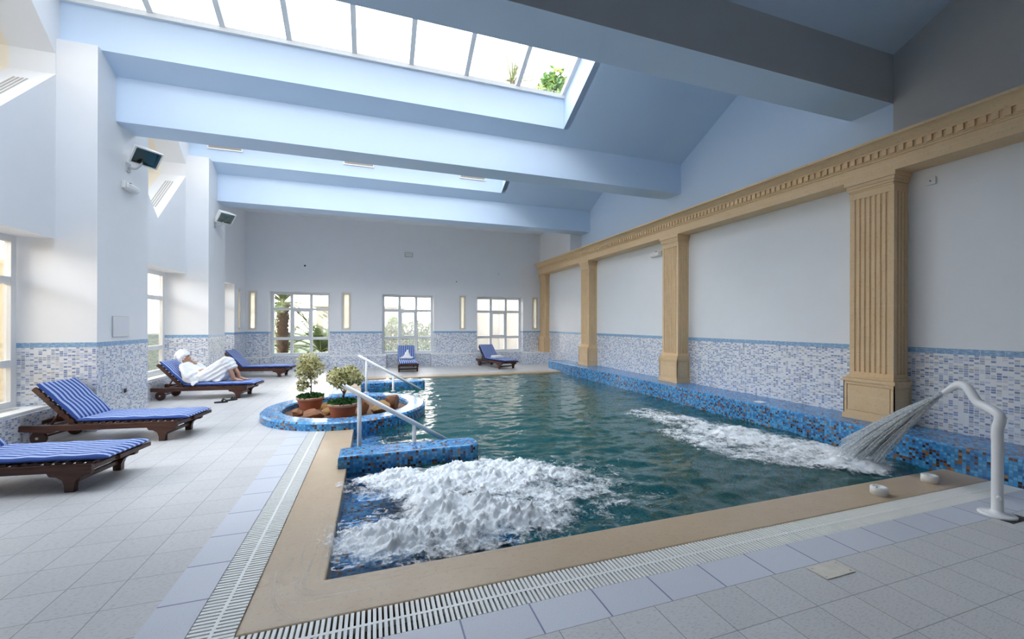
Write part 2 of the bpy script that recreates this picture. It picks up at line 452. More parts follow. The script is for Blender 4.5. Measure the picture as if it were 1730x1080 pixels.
# ceiling: gabled bays between deep beams, two of them opened up by a skylight well
c = MB()
def slopes(y0, y1, mb, hole):
    ym = (y0 + y1) / 2; rise = .5
    zr = ZT + rise * (ym - y0)
    def z(y): return ZT + rise * min(y - y0, y1 - y)
    if not hole:
        mb.add([(LX, y0, ZT), (UX, y0, ZT), (UX, ym, zr), (LX, ym, zr)], [(0, 1, 2, 3)])
        mb.add([(LX, y1, ZT), (UX, y1, ZT), (UX, ym, zr), (LX, ym, zr)], [(0, 1, 2, 3)])
        return
    d = .37; X1 = 3.73; lift = .64
    for a, b in ((y0, y0 + d), (y1, y1 - d)):
        mb.add([(LX, a, ZT), (UX, a, ZT), (UX, b, z(b)), (LX, b, z(b))], [(0, 1, 2, 3)])
        mb.add([(X1, b, z(b)), (UX, b, z(b)), (UX, ym, zr), (X1, ym, zr)], [(0, 1, 2, 3)])
        zb = z(b)
        th = .12 if a == y1 else -.12
        mb.box(LX, X1, min(b, b + th), max(b, b + th), zb + .0, zb + lift)
    b0, b1 = y0 + d, y1 - d
    zz = z(b0)
    poly = [(b0, zz), (b1, zz), (b1, zz + lift), (ym, zr + lift), (b0, zz + lift)]
    poly = [(b0, zz), (ym, zr), (b1, zz), (b1, zz + lift), (ym, zr + lift), (b0, zz + lift)]
    mb.prism(poly, 'x', X1, X1 + .12)
slopes(BY[0][1], BY[1][0], c, False); nf0 = len(c.f); slopes(BY[1][1], BY[2][0], c, True); slopes(BY[2][1], BY[3][0], c, True)
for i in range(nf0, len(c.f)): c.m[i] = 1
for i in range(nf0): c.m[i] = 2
c.box(-4.82, UX, -2.5, BY[0][0], ZT, ZT + .2)
c.box(-4.57, UX, BY[3][1], FY, 5.33, 5.6)
ce = struct(c.build('ceiling', [M['plaster'], M['blue']]), 'white gabled ceiling with deep crossbeams and skylight wells', 'ceiling')
for i, (a, b) in enumerate(BY):
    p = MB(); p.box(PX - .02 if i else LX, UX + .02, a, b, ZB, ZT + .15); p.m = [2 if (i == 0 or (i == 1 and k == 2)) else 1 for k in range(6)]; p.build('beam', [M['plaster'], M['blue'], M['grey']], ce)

# floor, strips, coping
f = MB()
f.box(-4.9, -1.15, -2.5, FY, -.12, 0)
f.box(-1.15, 6.05, 13.0, FY, -.12, 0)
M['tile_side'] = floor_mat('floor_tile_side', (.58, .57, .565), .2955, .2955, -1.15, 2.88, (.10, .10, .11), (.22, .22, .22), .005, True)
fl = struct(f.build('floor', M['tile_side']), 'pale grey textured tile deck around the pool', 'floor')
f = MB(); f.box(-1.15, RX + .3, -2.5, 1.95, -.12, 0); f.box(6.05, RX + .3, 1.95, FY, -.3, 0); f.build('front_deck', M['tile'], fl)
f = MB(); f.box(-1.15, -.905, 1.95, 13.0, -.12, 0)
struct(f.build('trim_1', M['strip_y']), 'bluish tile strip with dark blue joints beside the left drain grate', 'tile strip')
f = MB(); f.box(-.905, 6.05, 1.95, 2.19, -.12, 0)
struct(f.build('trim_2', M['strip_x']), 'bluish tile strip with dark blue joints along the front drain grate', 'tile strip')
def grate(name, x0, x1, y0, y1, along, label):
    root = empty(name, ((x0 + x1) / 2, (y0 + y1) / 2, -.02)); cx, cy = (x0 + x1) / 2, (y0 + y1) / 2
    ch = MB(); ch.box(x0 - cx, x1 - cx, y0 - cy, y1 - cy, -.08, -.05); ch.build('channel', M['channel'], root)
    s = MB(); p = .0290; wd = .0175
    n = int(((x1 - x0) if along == 'x' else (y1 - y0)) / p)
    for i in range(n):
        j = random.uniform(-.0012, .0012)
        if along == 'x':
            a = x0 - cx + i * p + .004 + j; s.box(a, a + wd, y0 - cy + .004, y1 - cy - .004, -.005, .019)
        else:
            a = y0 - cy + i * p + .004 + j; s.box(x0 - cx + .004, x1 - cx - .004, a, a + wd, -.005, .019)
    s.build('slats', M['grate'], root)
    s = MB()
    if along == 'x': s.box(x0 - cx, x1 - cx, -.009, .009, -.012, .0195)
    else: s.box(-.009, .009, y0 - cy, y1 - cy, -.012, .0195)
    s.build('spine', M['grate'], root)
    return tag(root, label, 'drain grate', kind='structure')
grate('drain_grate', -.67, 6.05, 2.19, 2.43, 'x', 'white slatted overflow grate along the front pool edge')
grate('drain_grate', -.905, -.67, 2.44, 6.75, 'y', 'white slatted overflow grate running from the corner to the round planter')
grate('drain_grate', -.905, -.67, 9.25, 13.0, 'y', 'white slatted overflow grate beyond the round planter')
f = MB(); f.rbox(-.905, -.67, 2.19, 2.44, -.08, 0, .004)
struct(f.build('trim_3', M['grate']), 'white corner plate joining the two drain grates', 'corner plate')
f = MB(); f.rbox(-.67, 6.05, 2.43, 2.80, -.16, 0, .012)
f.rbox(-.67, -.28, 2.60, 13.0, -.16, -.0005, .012); f.rbox(-.5, 6.05, 12.6, 13.0, -.16, -.001, .012)
struct(f.build('trim_4', M['coping']), 'wet beige stone coping framing the pool', 'pool edge')

# pool basin, steps and benches
b = MB()
b.box(-.4, 6.2, 2.7, 12.7, -1.5, -1.35)
b.box(-.42, -.29, 2.7, 12.7, -1.5, -.15); b.box(-.42, 6.2, 2.68, 2.81, -1.5, -.15); b.box(-.42, 6.2, 12.59, 12.72, -1.5, -.15); b.box(6.0, 6.2, 2.7, 12.7, -1.5, -.15)
pool = struct(b.build('pool_basin', M['mosaic']), 'blue mosaic basin of the indoor swimming pool', 'pool')
for i in range(4):
    s = MB(); s.box(-.29, .12 + .36 * i, 5.20, 6.9, -.40 - .25 * i, -.16 - .25 * i); s.build('step', M['mosaic'], pool)
    s = MB(); s.box(-.29, .12 + .36 * i, 9.1, 10.75, -.40 - .25 * i, -.16 - .25 * i); s.build('step', M['mosaic'], pool)
s = MB(); s.box(-.29, .42, 2.80, 4.88, -1.4, -.26); s.box(.42, 1.1, 2.80, 3.35, -1.4, -.26); s.box(.42, .62, 3.9, 4.1, -1.4, -.16); s.build('bench', M['mosaic'], pool)
s = MB(); s.box(-.29, .42, 11.15, 12.6, -1.4, -.30); s.build('bench', M['mosaic'], pool)
def divider(y0, y1, x0, x1, label):
    d = MB(); r = .13; n = 8
    poly = [(x0, y0), (x1 - r, y0)] + [(x1 - r + r * math.sin(a), y0 + r - r * math.cos(a)) for a in [PI / 2 * k / n for k in range(1, n + 1)]]
    poly += [(x1 - r + r * math.cos(a), y1 - r + r * math.sin(a)) for a in [PI / 2 * k / n for k in range(n + 1)]] + [(x0, y1)]
    bm = bmesh.new(); vs = [bm.verts.new((p[0], p[1], -1.4)) for p in poly]; fc = bm.faces.new(vs)
    e = bmesh.ops.extrude_face_region(bm, geom=[fc]); bmesh.ops.translate(bm, vec=(0, 0, 1.53), verts=[v for v in e['geom'] if isinstance(v, bmesh.types.BMVert)])
    top = [ed for ed in bm.edges if all(v.co.z > .1 for v in ed.verts)]
    bmesh.ops.bevel(bm, geom=top, offset=.03, segments=3, profile=.5, affect='EDGES')
    d.bm(bm); bm.free()
    return struct(d.build('pool_divider', M['mosaic']), label, 'pool divider')
divider(4.87, 5.24, -.37, 1.24, 'low blue and brown mosaic divider wall beside the foaming whirlpool seat')
divider(10.75, 11.12, -.30, 1.27, 'low blue mosaic divider wall behind the far handrail')
l = MB(); l.rbox(6.02, RX + .02, -2.5, 13.72, -.4, .285, .018)
lg = struct(l.build('pool_ledge', M['mosaic']), 'raised blue and brown mosaic ledge under the sandstone pilasters', 'ledge')
l = MB(); l.rbox(6.15, 6.29, 5.18, 5.32, .285, .292, .003); tag(l.build('ledge_plate', M['plastic']), 'small white square cover plate on the mosaic ledge', 'cover plate')

# ---------------------------------------------------------------- windows
def window(name, o0, o1, z0, z1, plane, ax, cols, rows, gl, label, fr=.06, casement=None, parent=None, curtain=None):
    """o0..o1 along the wall, plane = inner face of the frame, ax = wall normal axis ('y' far wall, 'x' left wall)"""
    d = .07 if ax == 'y' else -.07
    def bx(mb, a, b, c_, e, t0=0.0, t1=1.0):
        p, q = plane + d * t0, plane + d * t1
        if ax == 'y': mb.box(a, b, min(p, q), max(p, q), c_, e)
        else: mb.box(min(p, q), max(p, q), a, b, c_, e)
    m = MB()
    bx(m, o0, o1, z0, z0 + fr); bx(m, o0, o1, z1 - fr, z1); bx(m, o0, o0 + fr, z0 + fr, z1 - fr); bx(m, o1 - fr, o1, z0 + fr, z1 - fr)
    for cx in cols: bx(m, cx - fr * .55, cx + fr * .55, z0 + fr, z1 - fr, .05, .95)
    for rz in rows: bx(m, o0 + fr, o1 - fr, rz - fr * .55, rz + fr * .55, .08, .92)
    o = struct(m.build(name, M['pvc']), label, 'window')
    g = MB(); bx(g, o0 + fr * .5, o1 - fr * .5, z0 + fr * .5, z1 - fr * .5, .48, .56); g.build('pane', gl, o)
    if casement:
        a, b, c_, e = casement; k = MB(); w_ = .05
        bx(k, a, b, c_, c_ + w_, -.15, .9); bx(k, a, b, e - w_, e, -.15, .9); bx(k, a, a + w_, c_ + w_, e - w_, -.15, .9); bx(k, b - w_, b, c_ + w_, e - w_, -.15, .9)
        k.build('casement', M['beige'] if gl == M['frost'] else M['pvc'], o)
        h = MB(); bx(h, b - .035, b - .015, (c_ + e) / 2 - .06, (c_ + e) / 2 + .06, -.5, -.15); h.build('handle', M['plastic'], o)
    return o
for i, ((a, b), g, lab) in enumerate(zip(wins, (M['glass'], M['hazy'], M['hazy']), (
        'nine-pane white window on the far wall, palm trunk outside', 'nine-pane white window behind the lounger, hedge outside', 'nine-pane white window near the sandstone pilaster, bright wall outside'))):
    W_ = b - a; c1, c2 = a + W_ * .335, a + W_ * .665
    window('window_%d' % (i + 1), a, b, .47, 2.69, FY + .31, 'y', (c1, c2), (1.06, 2.10), g, lab, .085, (c1 + .035, c2 - .035, 1.10, 2.06))
for i, ((a, b), lab) in enumerate(zip(nars, ('narrow frosted window in the far left corner, on the end wall', 'narrow frosted window between the palm window and the hedge window', 'narrow frosted window between the hedge window and the bright window', 'narrow frosted window close beside the corner pilaster'))):
    window('window_%d' % (i + 4), a, b, 1.35, 2.72, FY + .03, 'y', (), (), M['frost'], lab, .07, (a + .035, b - .035, 1.385, 2.685))
window('window_8', 15.10, 15.40, 1.36, 2.72, -4.10, 'x', (), (), M['frost'], 'narrow frosted window in the far left corner, on the side wall', .07, (15.135, 15.365, 1.395, 2.685))
for i, (a, b) in enumerate(((4.92, 7.64), (9.10, 11.92))):
    W_ = b - a
    window('window_%d' % (i + 9), a + .005, b - .005, SILL + .03, HEAD, -4.73, 'x', (a + W_ * .34, a + W_ * .66), (1.03, 2.18), M['glass'], ('tall white side window behind the nearer loungers', 'tall white side window behind the person')[i], .09)
window('window_11', 13.30, 14.70, SILL + .03, HEAD, -4.48, 'x', (14.0,), (1.03, 2.18), M['glass'], 'side window in the last niche behind the far lounger', .09)
for i, yc in enumerate(DY):
    d = diamond(yc); m = MB(); n = 6
    for k in range(n):
        a, b = d[k], d[(k + 1) % n]
        q = [a, b, (yc + (b[0] - yc) * .93, 5.3 + (b[1] - 5.3) * .93), (yc + (a[0] - yc) * .93, 5.3 + (a[1] - 5.3) * .93)]
        m.prism(q, 'x', LX - 1.30, LX - 1.24)
    m.box(LX - 1.29, LX - 1.25, yc - .03, yc + .03, 3.9, 6.7)
    o = struct(m.build('window_%d' % (12 + i), M['pvc']), ('diamond-shaped window high in the nearer light shaft', 'diamond-shaped window high in the farther light shaft')[i], 'window')
    m = MB(); m.prism(d, 'x', LX - 1.275, LX - 1.265); m.build('pane', M['tint'], o)
for i, (y0, y1) in enumerate(((BY[1][1], BY[2][0]), (BY[2][1], BY[3][0]))):
    ym = (y0 + y1) / 2; b0, b1 = y0 + .37, y1 - .37; zz = ZT + .185 + .64; zr = zz + .5 * (ym - b0)
    m = MB(); g = MB()
    xs = [3.70, 2.70, 1.66, .64, -.33, -1.35, -2.30, -3.24, -4.28]
    for s, ya in ((1, b0), (-1, b1)):
        for x in xs:
            a = Vector((x, ya, zz)); b = Vector((x, ym, zr)); up = Vector((0, -s * .447, .894))
            hw = .042
            vs = [a + Vector((-hw, 0, 0)), a + Vector((hw, 0, 0)), b + Vector((hw, 0, 0)), b + Vector((-hw, 0, 0))]
            vs = vs + [v + up * .09 for v in vs]
            m.add(vs, [(0, 1, 2, 3), (4, 5, 6, 7), (0, 1, 5, 4), (2, 3, 7, 6), (0, 3, 7, 4), (1, 2, 6, 5)])
        m.box(LX, 3.73, min(ya, ya + s * .05), max(ya, ya + s * .05), zz - .03, zz + .05)
        o2 = Vector((0, -s * .447, .894)) * .06
        vs = [Vector((LX, ya, zz)) + o2, Vector((3.73, ya, zz)) + o2, Vector((3.73, ym, zr)) + o2, Vector((LX, ym, zr)) + o2]
        vs += [v + Vector((0, 0, .008)) for v in vs]
        g.add(vs, [(0, 1, 2, 3), (4, 5, 6, 7), (0, 1, 5, 4), (2, 3, 7, 6), (0, 3, 7, 4), (1, 2, 6, 5)])
    m.box(LX, 3.73, ym - .04, ym + .04, zr - .02, zr + .10)
    o = struct(m.build('window_%d' % (14 + i), M['pvc']), ('long glazed skylight over the near part of the pool', 'long glazed skylight over the far part of the pool')[i], 'skylight')
    g.build('pane', M['glass'], o)

# ---------------------------------------------------------------- pilasters and entablature
def fluted(x0, x1, y0, y1, nf, ns, r=.017):
    """cross-section (x, y): front face at x0 with nf flutes, side faces with ns flutes"""
    pts = []
    def flutes(a, b, n, fn):
        L = b - a; m_ = .045 * (1 if b > a else -1); step = (L - 2 * m_) / n
        for i in range(n):
            c_ = a + m_ + step * (i + .5)
            for k in range(7):
                t = PI * k / 6
                pts.append(fn(c_ - math.copysign(1, L) * r * math.cos(t), r * .9 * math.sin(t)))
    pts.append((x1, y0)); flutes(x1, x0, ns, lambda u, d: (u, y0 + d))
    pts.append((x0, y0)); flutes(y0, y1, nf, lambda u, d: (x0 + d, u))
    pts.append((x0, y1)); flutes(x0, x1, ns, lambda u, d: (u, y1 - d))
    pts.append((x1, y1)); return pts
def pilaster(yc, z0, label, hw=.305, xf=6.40):
    root = empty('stone_pilaster', (RX, yc, z0)); zt = 3.62 - z0; X0 = xf - RX
    p = MB(); c_ = .012; ph = .57
    p.box(X0 + c_, 0, -hw + c_, hw - c_, 0, ph)
    p.box(X0 - .012, 0, -hw - .012, hw + .012, 0, .055); p.box(X0 - .005, 0, -hw - .005, hw + .005, .055, .075)
    p.box(X0 - .010, 0, -hw - .010, hw + .010, ph - .045, ph); p.box(X0 + .025, 0, -hw + .025, hw - .025, ph, ph + .035)
    fz0, fz1 = .075, ph - .045; bw = .042; gp = .011
    p.box(X0, X0 + c_, -hw, -hw + bw, fz0, fz1); p.box(X0, X0 + c_, hw - bw, hw, fz0, fz1)
    p.box(X0, X0 + c_, -hw + bw, hw - bw, fz0, fz0 + bw); p.box(X0, X0 + c_, -hw + bw, hw - bw, fz1 - bw, fz1)
    p.box(X0 + .002, X0 + c_, -hw + bw + gp, hw - bw - gp, fz0 + bw + gp, fz1 - bw - gp)
    for s in (-1, 1):
        ya, yb = sorted((s * hw, s * (hw - c_)))
        p.box(X0, X0 + bw, ya, yb, fz0, fz1); p.box(-bw, 0, ya, yb, fz0, fz1)
        p.box(X0 + bw, -bw, ya, yb, fz0, fz0 + bw); p.box(X0 + bw, -bw, ya, yb, fz1 - bw, fz1)
        ya, yb = sorted((s * (hw - .002), s * (hw - c_)))
        p.box(X0 + bw + gp, -bw - gp, ya, yb, fz0 + bw + gp, fz1 - bw - gp)
    p.build('plinth', M['sand'], root)
    s = MB(); hs = hw - .04
    s.box(X0 + .055, 0, -hs + .0, hs - .0, ph + .035, ph + .09); s.box(X0 + .055, 0, -hs, hs, zt - .25, zt - .16)
    s.prism(fluted(X0 + .06, 0, -hs + .003, hs - .003, 7, 3), 'z', ph + .09, zt - .25)
    s.build('shaft', M['sand'], root)
    k = MB()
    for a, b, e in ((.16, .135, .045), (.135, .10, .030), (.10, .055, .018), (.055, .0, .0)):
        k.box(X0 + e, 0, -hw + e, hw - e, zt - a, zt - b)
    k.build('capital', M['sand'], root)
    return tag(root, label, 'pilaster', kind='structure')
pilaster(3.755, .285, 'tall fluted sandstone pilaster nearest the water cannon')
pilaster(7.775, .285, 'second fluted sandstone pilaster, beside the small wall lamp')
pilaster(11.80, .285, 'third fluted sandstone pilaster, near the far end of the ledge')
pilaster(15.54, .458, 'sandstone pilaster in the far right corner on the tiled plinth', xf=6.505)
e = MB()
prof = [(UX, 3.62), (6.40, 3.62), (6.40, 3.79), (6.385, 3.79), (6.385, 3.815), (6.37, 3.815), (6.37, 3.905), (6.345, 3.905), (6.345, 3.925)]
prof += [(6.335 - .12 * (k / 6) ** 1.3, 3.925 + .075 * math.sin(PI / 2 * k / 6)) for k in range(1, 7)] + [(6.195, 4.0), (6.195, 4.03), (UX, 4.03)]
e.prism(prof, 'y', -2.5, 15.62)
en = struct(e.build('trim_5', M['sand']), 'sandstone entablature with dentils running above the pilasters', 'entablature')
d = MB(); y = -2.4
while y < 15.4: d.box(6.345, 6.372, y, y + .055, 3.828, 3.903); y += .0925
d.build('dentil_band', M['sand'], en)
# ---------------------------------------------------------------- loungers
def cushion(x0, x1, z0, hw, th, nx=10, ny=12, puff=.006):
    """soft pad lying flat from x0 to x1, rounded edges"""
    mb = MB(); vs = []; prof = []
    def edge(t): return (1 - (2 * abs(t - .5)) ** 10)
    for i in range(nx + 1):
        for j in range(ny + 1):
            u, v = i / nx, j / ny
            uu = .5 - .5 * math.cos(PI * u); vv = .5 - .5 * math.cos(PI * v)
            e = min(edge(uu), edge(vv)) ** .5
            vs.append((lerp(x0, x1, uu), lerp(-hw, hw, vv), e))
    n = len(vs); W_ = ny + 1
    top = [(a, b, z0 + th * (.45 + .55 * e) + puff * e * math.sin(a * 23)) for a, b, e in vs]
    bot = [(a, b, z0 + th * .45 * (1 - e)) for a, b, e in vs]
    fs = [(i * W_ + j, (i + 1) * W_ + j, (i + 1) * W_ + j + 1, i * W_ + j + 1) for i in range(nx) for j in range(ny)]
    mb.add(top, fs, 0, True); mb.add(bot, [tuple(reversed(f)) for f in fs], 0, True)
    ring = [i * W_ for i in range(nx + 1)] + [nx * W_ + j for j in range(1, W_)] + [i * W_ + ny for i in range(nx - 1, -1, -1)] + [j for j in range(ny - 1, 0, -1)]
    k = len(ring)
    mb.add([top[i] for i in ring] + [bot[i] for i in ring], [(i, (i + 1) % k, (i + 1) % k + k, i + k) for i in range(k)], 0, True)
    return mb
HX, HZ, BA = .78, .275, R(47)                                  # hinge of the backrest and its angle
def make_lounger(bl=.66):
    root = empty('sun_lounger')
    f = MB()
    for s in (-1, 1):
        f.rbox(.08, 1.98, s * .30 - .022, s * .30 + .022, .185, .262, .006)
        f.prism([(.08, .20), (.52, .155), (.60, .19), (.08, .225)], 'y', s * .30 - .02, s * .30 + .02)
    for x in (.10, .74, 1.35, 1.95): f.rbox(x - .022, x + .022, -.29, .29, .195, .25, .005)
    f.rbox(2.04, 2.09, -.10 - .02, .335, .24, .285, .006)
    for k in range(15):
        x = .82 + k * .085; f.rbox(x, x + .055, -.30, .30, .262, .280, .004)
    f.build('frame', M['wood'], root)
    for s in (-1, 1):
        l = MB()
        poly = [(1.62, .19), (1.64, .155), (1.70, .145), (1.745, .115), (1.762, .07), (1.765, 0), (1.84, 0), (1.843, .07), (1.86, .115), (1.90, .15), (1.97, .165), (1.98, .19)]
        l.prism(poly, 'y', s * .295 - .024, s * .295 + .024); l.build('leg', M['wood'], root)
        wmb = MB(); q = Matrix.Rotation(PI / 2, 4, 'X'); T_ = Matrix.Translation((.36, s * .27, .092)) @ q
        wmb.lathe([(0, -.022), (.085, -.022), (.092, -.014), (.092, .014), (.085, .022), (0, .022)], 24, M=T_, smooth=False)
        wh = wmb.build('wheel', M['wood'], root)
        h = MB(); h.lathe([(0, -.034), (.016, -.034), (.018, -.026), (.018, .026), (.016, .034), (0, .034)], 12, M=T_, smooth=False); h.build('hub', M['brass'], wh)
    st = MB(); st.rbox(1.785, 1.82, -.28, .28, .07, .115, .005); st.build('stretcher', M['wood'], root); st = MB(); st.tube([(.36, -.30, .092), (.36, .30, .092)], .014, 8)
    st.build('axle', M['wood'], root)
    Mb = Matrix.Translation((HX, 0, HZ)) @ Matrix.Rotation(BA, 4, 'Y') @ Matrix.Translation((0, 0, 0))
    # backrest local frame: -x runs up the slope
    b = MB()
    for s in (-1, 1): b.rbox(-bl, .03, s * .275 - .018, s * .275 + .018, -.055, .0, .005, M=Mb)
    for k in range(8):
        x = -bl + .03 + k * (bl - .08) / 7.4; b.rbox(x, x + .055, -.30, .30, .0, .016, .004, M=Mb)
    b.build('backrest_frame', M['wood'], root)
    pr = MB()
    for s in (-1, 1):
        a = Mb @ Vector((-.26, s * .235, -.04)); pr.tube([a, (.46, s * .235, .235)], .016, 8)
    a = Mb @ Vector((-.26, 0, -.04)); pr.tube([(a.x, -.25, a.z), (a.x, .25, a.z)], .012, 8); pr.rbox(.44, .48, -.28, .28, .215, .255, .005)
    pr.build('prop', M['wood'], root)
    cushion(HX + .01, 2.10, .282, .30, .062, 16, 14).build('seat_cushion', M['stripe'], root)
    o = cushion(-bl - .02, -.01, .0, .30, .062, 10, 14).build('back_cushion', M['stripe'], root)
    o.matrix_local = Mb @ Matrix.Translation((0, 0, .018))
    return root
lounger = make_lounger()
LG = 'teak sun loungers with striped blue cushions'
spots = [((-2.67, 5.30), -8.0, 'teak lounger with blue striped cushion cut off by the left picture edge'),
         ((-2.67, 7.09), -8.5, 'empty teak lounger with raised striped back beside the first tiled pillar'),
         ((-2.70, 10.42), -6.7, 'teak lounger with the person in white lying on it'),
         ((-2.62, 14.05), -8.0, 'empty teak lounger in the far left corner by the palm window'),
         ((1.09, 14.02), -91.5, 'teak lounger facing the pool, bunched white towel on it, under the hedge window'),
         ((4.50, 13.96), -74.0, 'teak lounger facing the pool, folded white towel on it, under the bright window')]
LNG = []
for i, ((x, y), a, lab) in enumerate(spots):
    o = lounger if i == 0 else copy_tree(lounger)
    d = Vector((math.cos(R(a)), math.sin(R(a)), 0))
    o.location = Vector((x, y, 0)) - d * 1.80; o.rotation_euler = (0, 0, R(a)); tag(o, lab, 'sun lounger', LG); LNG.append(o)

# ---------------------------------------------------------------- soft shapes grown from hulls of spheres
def hull(mb, balls, seg=10):
    bm = bmesh.new()
    for c_, r in balls:
        bmesh.ops.create_uvsphere(bm, u_segments=seg, v_segments=max(5, seg // 2 + 1), radius=r, matrix=Matrix.Translation(c_))
    res = bmesh.ops.convex_hull(bm, input=bm.verts[:])
    kill = [g for g in res['geom_interior'] if isinstance(g, bmesh.types.BMVert)] + [g for g in res['geom_unused'] if isinstance(g, bmesh.types.BMVert)]
    bmesh.ops.delete(bm, geom=list(set(kill)), context='VERTS')
    mb.bm(bm); bm.free()
def chain(mb, pts, seg=10):
    for a, b in zip(pts[:-1], pts[1:]): hull(mb, [a, b], seg)
def melt(mb, name, mat_, voxel, smooth=4, parent=None, wrinkle=None):
    """fuses the hulls into one continuous skin"""
    o = mb.build(name, mat_, parent)
    r = o.modifiers.new('fuse', 'REMESH'); r.mode = 'VOXEL'; r.voxel_size = voxel; r.use_smooth_shade = True
    s = o.modifiers.new('soft', 'SMOOTH'); s.iterations = smooth; s.factor = .5
    dg = bpy.context.evaluated_depsgraph_get(); me = bpy.data.meshes.new_from_object(o.evaluated_get(dg))
    o.modifiers.clear(); old = o.data; o.data = me; bpy.data.meshes.remove(old); me.name = name
    if wrinkle:
        nr = [v.normal.copy() for v in me.vertices]
        for v, n_ in zip(me.vertices, nr): v.co += n_ * wrinkle(v.co)
    for p in me.polygons: p.use_smooth = True
    if not me.materials: me.materials.append(mat_)
    return o
V = Vector
def make_person():
    b = MB(); t = .0
    # pelvis, belly, chest, neck
    hull(b, [(V((1.00, -.09, .455)), .10), (V((1.00, .09, .455)), .10)])
    hull(b, [(V((1.00, -.07, .455)), .10), (V((1.00, .07, .455)), .10), (V((.88, -.07, .52)), .09), (V((.88, .07, .52)), .09)])
    hull(b, [(V((.88, -.07, .52)), .09), (V((.88, .07, .52)), .09), (V((.74, -.10, .64)), .095), (V((.74, .10, .64)), .095)])
    hull(b, [(V((.72, -.15, .68)), .055), (V((.72, .15, .68)), .055), (V((.74, 0, .66)), .085)])
    chain(b, [(V((.70, 0, .70)), .058), (V((.665, 0, .80)), .05)])
    # head: skull, face, jaw, nose, ear
    hull(b, [(V((.635, 0, .885)), .088), (V((.675, 0, .885)), .078), (V((.655, 0, .905)), .085)])
    hull(b, [(V((.695, 0, .865)), .062), (V((.725, 0, .815)), .036), (V((.68, 0, .83)), .055)])
    hull(b, [(V((.748, 0, .885)), .011), (V((.766, 0, .858)), .014), (V((.738, -.008, .858)), .014), (V((.738, .008, .858)), .014)], 8)
    hull(b, [(V((.752, -.014, .838)), .009), (V((.752, .014, .838)), .009), (V((.752, 0, .826)), .010)], 8)
    hull(b, [(V((.752, 0, .806)), .017), (V((.735, 0, .802)), .022)], 8)
    for s in (-1, 1): hull(b, [(V((.655, s * .083, .875)), .017), (V((.66, s * .082, .85)), .013)], 8)
    # legs: far knee a little lower, feet flat on the cushion
    for s, kx, kz, ax in ((-1, 1.47, .80, 1.63), (1, 1.50, .765, 1.68)):
        y0, y1, y2 = s * .09, s * .085, s * .075
        chain(b, [(V((1.02, y0, .455)), .09), (V((1.25, y0, .62)), .078), (V((kx, y1, kz)), .056)])
        chain(b, [(V((kx, y1, kz)), .056), (V((kx + .045, y1, kz - .12)), .055), (V((ax - .03, y2, .50)), .042), (V((ax, y2, .395)), .036)])
        hull(b, [(V((ax - .03, y2, .375)), .030), (V((ax + .03, y2, .385)), .032), (V((ax + .13, y2, .365)), .022)])
        hull(b, [(V((ax + .08, y2 - .025, .362)), .018), (V((ax + .08, y2 + .03, .362)), .018), (V((ax + .15, y2 - .022, .358)), .014), (V((ax + .145, y2 + .03, .358)), .013)])
        for k in range(5):
            yy = y2 - s * (-.032 + .016 * k); L = (.045, .042, .037, .031, .025)[k]
            hull(b, [(V((ax + .145, yy, .358)), .010), (V((ax + .15 + L, yy, .354)), .008 if k else .0105)], 8)
    # near arm: elbow out on the cushion, forearm and hand across the belly
    chain(b, [(V((.72, -.17, .68)), .055), (V((.80, -.235, .52)), .042), (V((.83, -.24, .475)), .038)])
    chain(b, [(V((.83, -.24, .475)), .038), (V((.93, -.18, .535)), .033), (V((1.00, -.10, .585)), .024)])
    hull(b, [(V((1.005, -.095, .588)), .022), (V((1.04, -.075, .598)), .018), (V((1.045, -.045, .603)), .018), (V((1.01, -.05, .60)), .02)])
    for k in range(4):
        p0 = V((1.05, -.083 + .014 * k, .597 + .002 * k)); L = (.030, .036, .038, .032)[k]
        chain(b, [(p0, .0085), (p0 + V((L * .8, .010, .003)), .008), (p0 + V((L * 1.35, .020, -.014)), .007)], 8)
    chain(b, [(V((1.01, -.045, .605)), .011), (V((1.035, -.022, .612)), .009), (V((1.06, -.008, .607)), .008)], 8)
    # far arm: bent, hand resting by the chin
    chain(b, [(V((.72, .17, .68)), .055), (V((.87, .235, .60)), .042), (V((.91, .22, .60)), .037)])
    chain(b, [(V((.91, .22, .60)), .037), (V((.84, .13, .70)), .031), (V((.79, .065, .752)), .023)])
    hull(b, [(V((.787, .06, .757)), .021), (V((.765, .03, .778)), .017), (V((.755, .05, .79)), .017)])
    for k in range(4):
        p0 = V((.762 - .006 * k, .026 + .012 * k, .779 + .006 * k))
        chain(b, [(p0, .0085), (p0 + V((-.022, -.014, .012)), .008), (p0 + V((-.040, -.010, .020)), .007)], 8)
    chain(b, [(V((.785, .045, .775)), .011), (V((.778, .03, .80)), .009), (V((.762, .022, .815)), .008)], 8)
    body = melt(b, 'person', M['skin'], .0062, 3)
    tag(body, 'person in white robe and towel turban lying on a lounger with knees raised', 'person')
    for s in (-1, 1):
        m = MB(); hull(m, [(V((.737, s * .030, .884)), .010), (V((.734, s * .036, .883)), .009)], 8); m.build('eye', M['dark'], body)
        m = MB(); chain(m, [(V((.747, s * .018, .905)), .0045), (V((.742, s * .036, .910)), .005), (V((.725, s * .050, .903)), .004)], 6); m.build('eyebrow', M['dark'], body)
    m = MB(); chain(m, [(V((.757, -.020, .832)), .0045), (V((.762, 0, .833)), .006), (V((.757, .020, .832)), .0045)], 6); m.build('lips', simple('lips', (.40, .13, .12), .5), body)
    # robe
    r = MB()
    hull(r, [(V((1.02, -.12, .44)), .115), (V((1.02, .12, .44)), .115), (V((.86, -.10, .53)), .115), (V((.86, .10, .53)), .115)])
    hull(r, [(V((.86, -.10, .53)), .115), (V((.86, .10, .53)), .115), (V((.73, -.12, .645)), .105), (V((.73, .12, .645)), .105)])
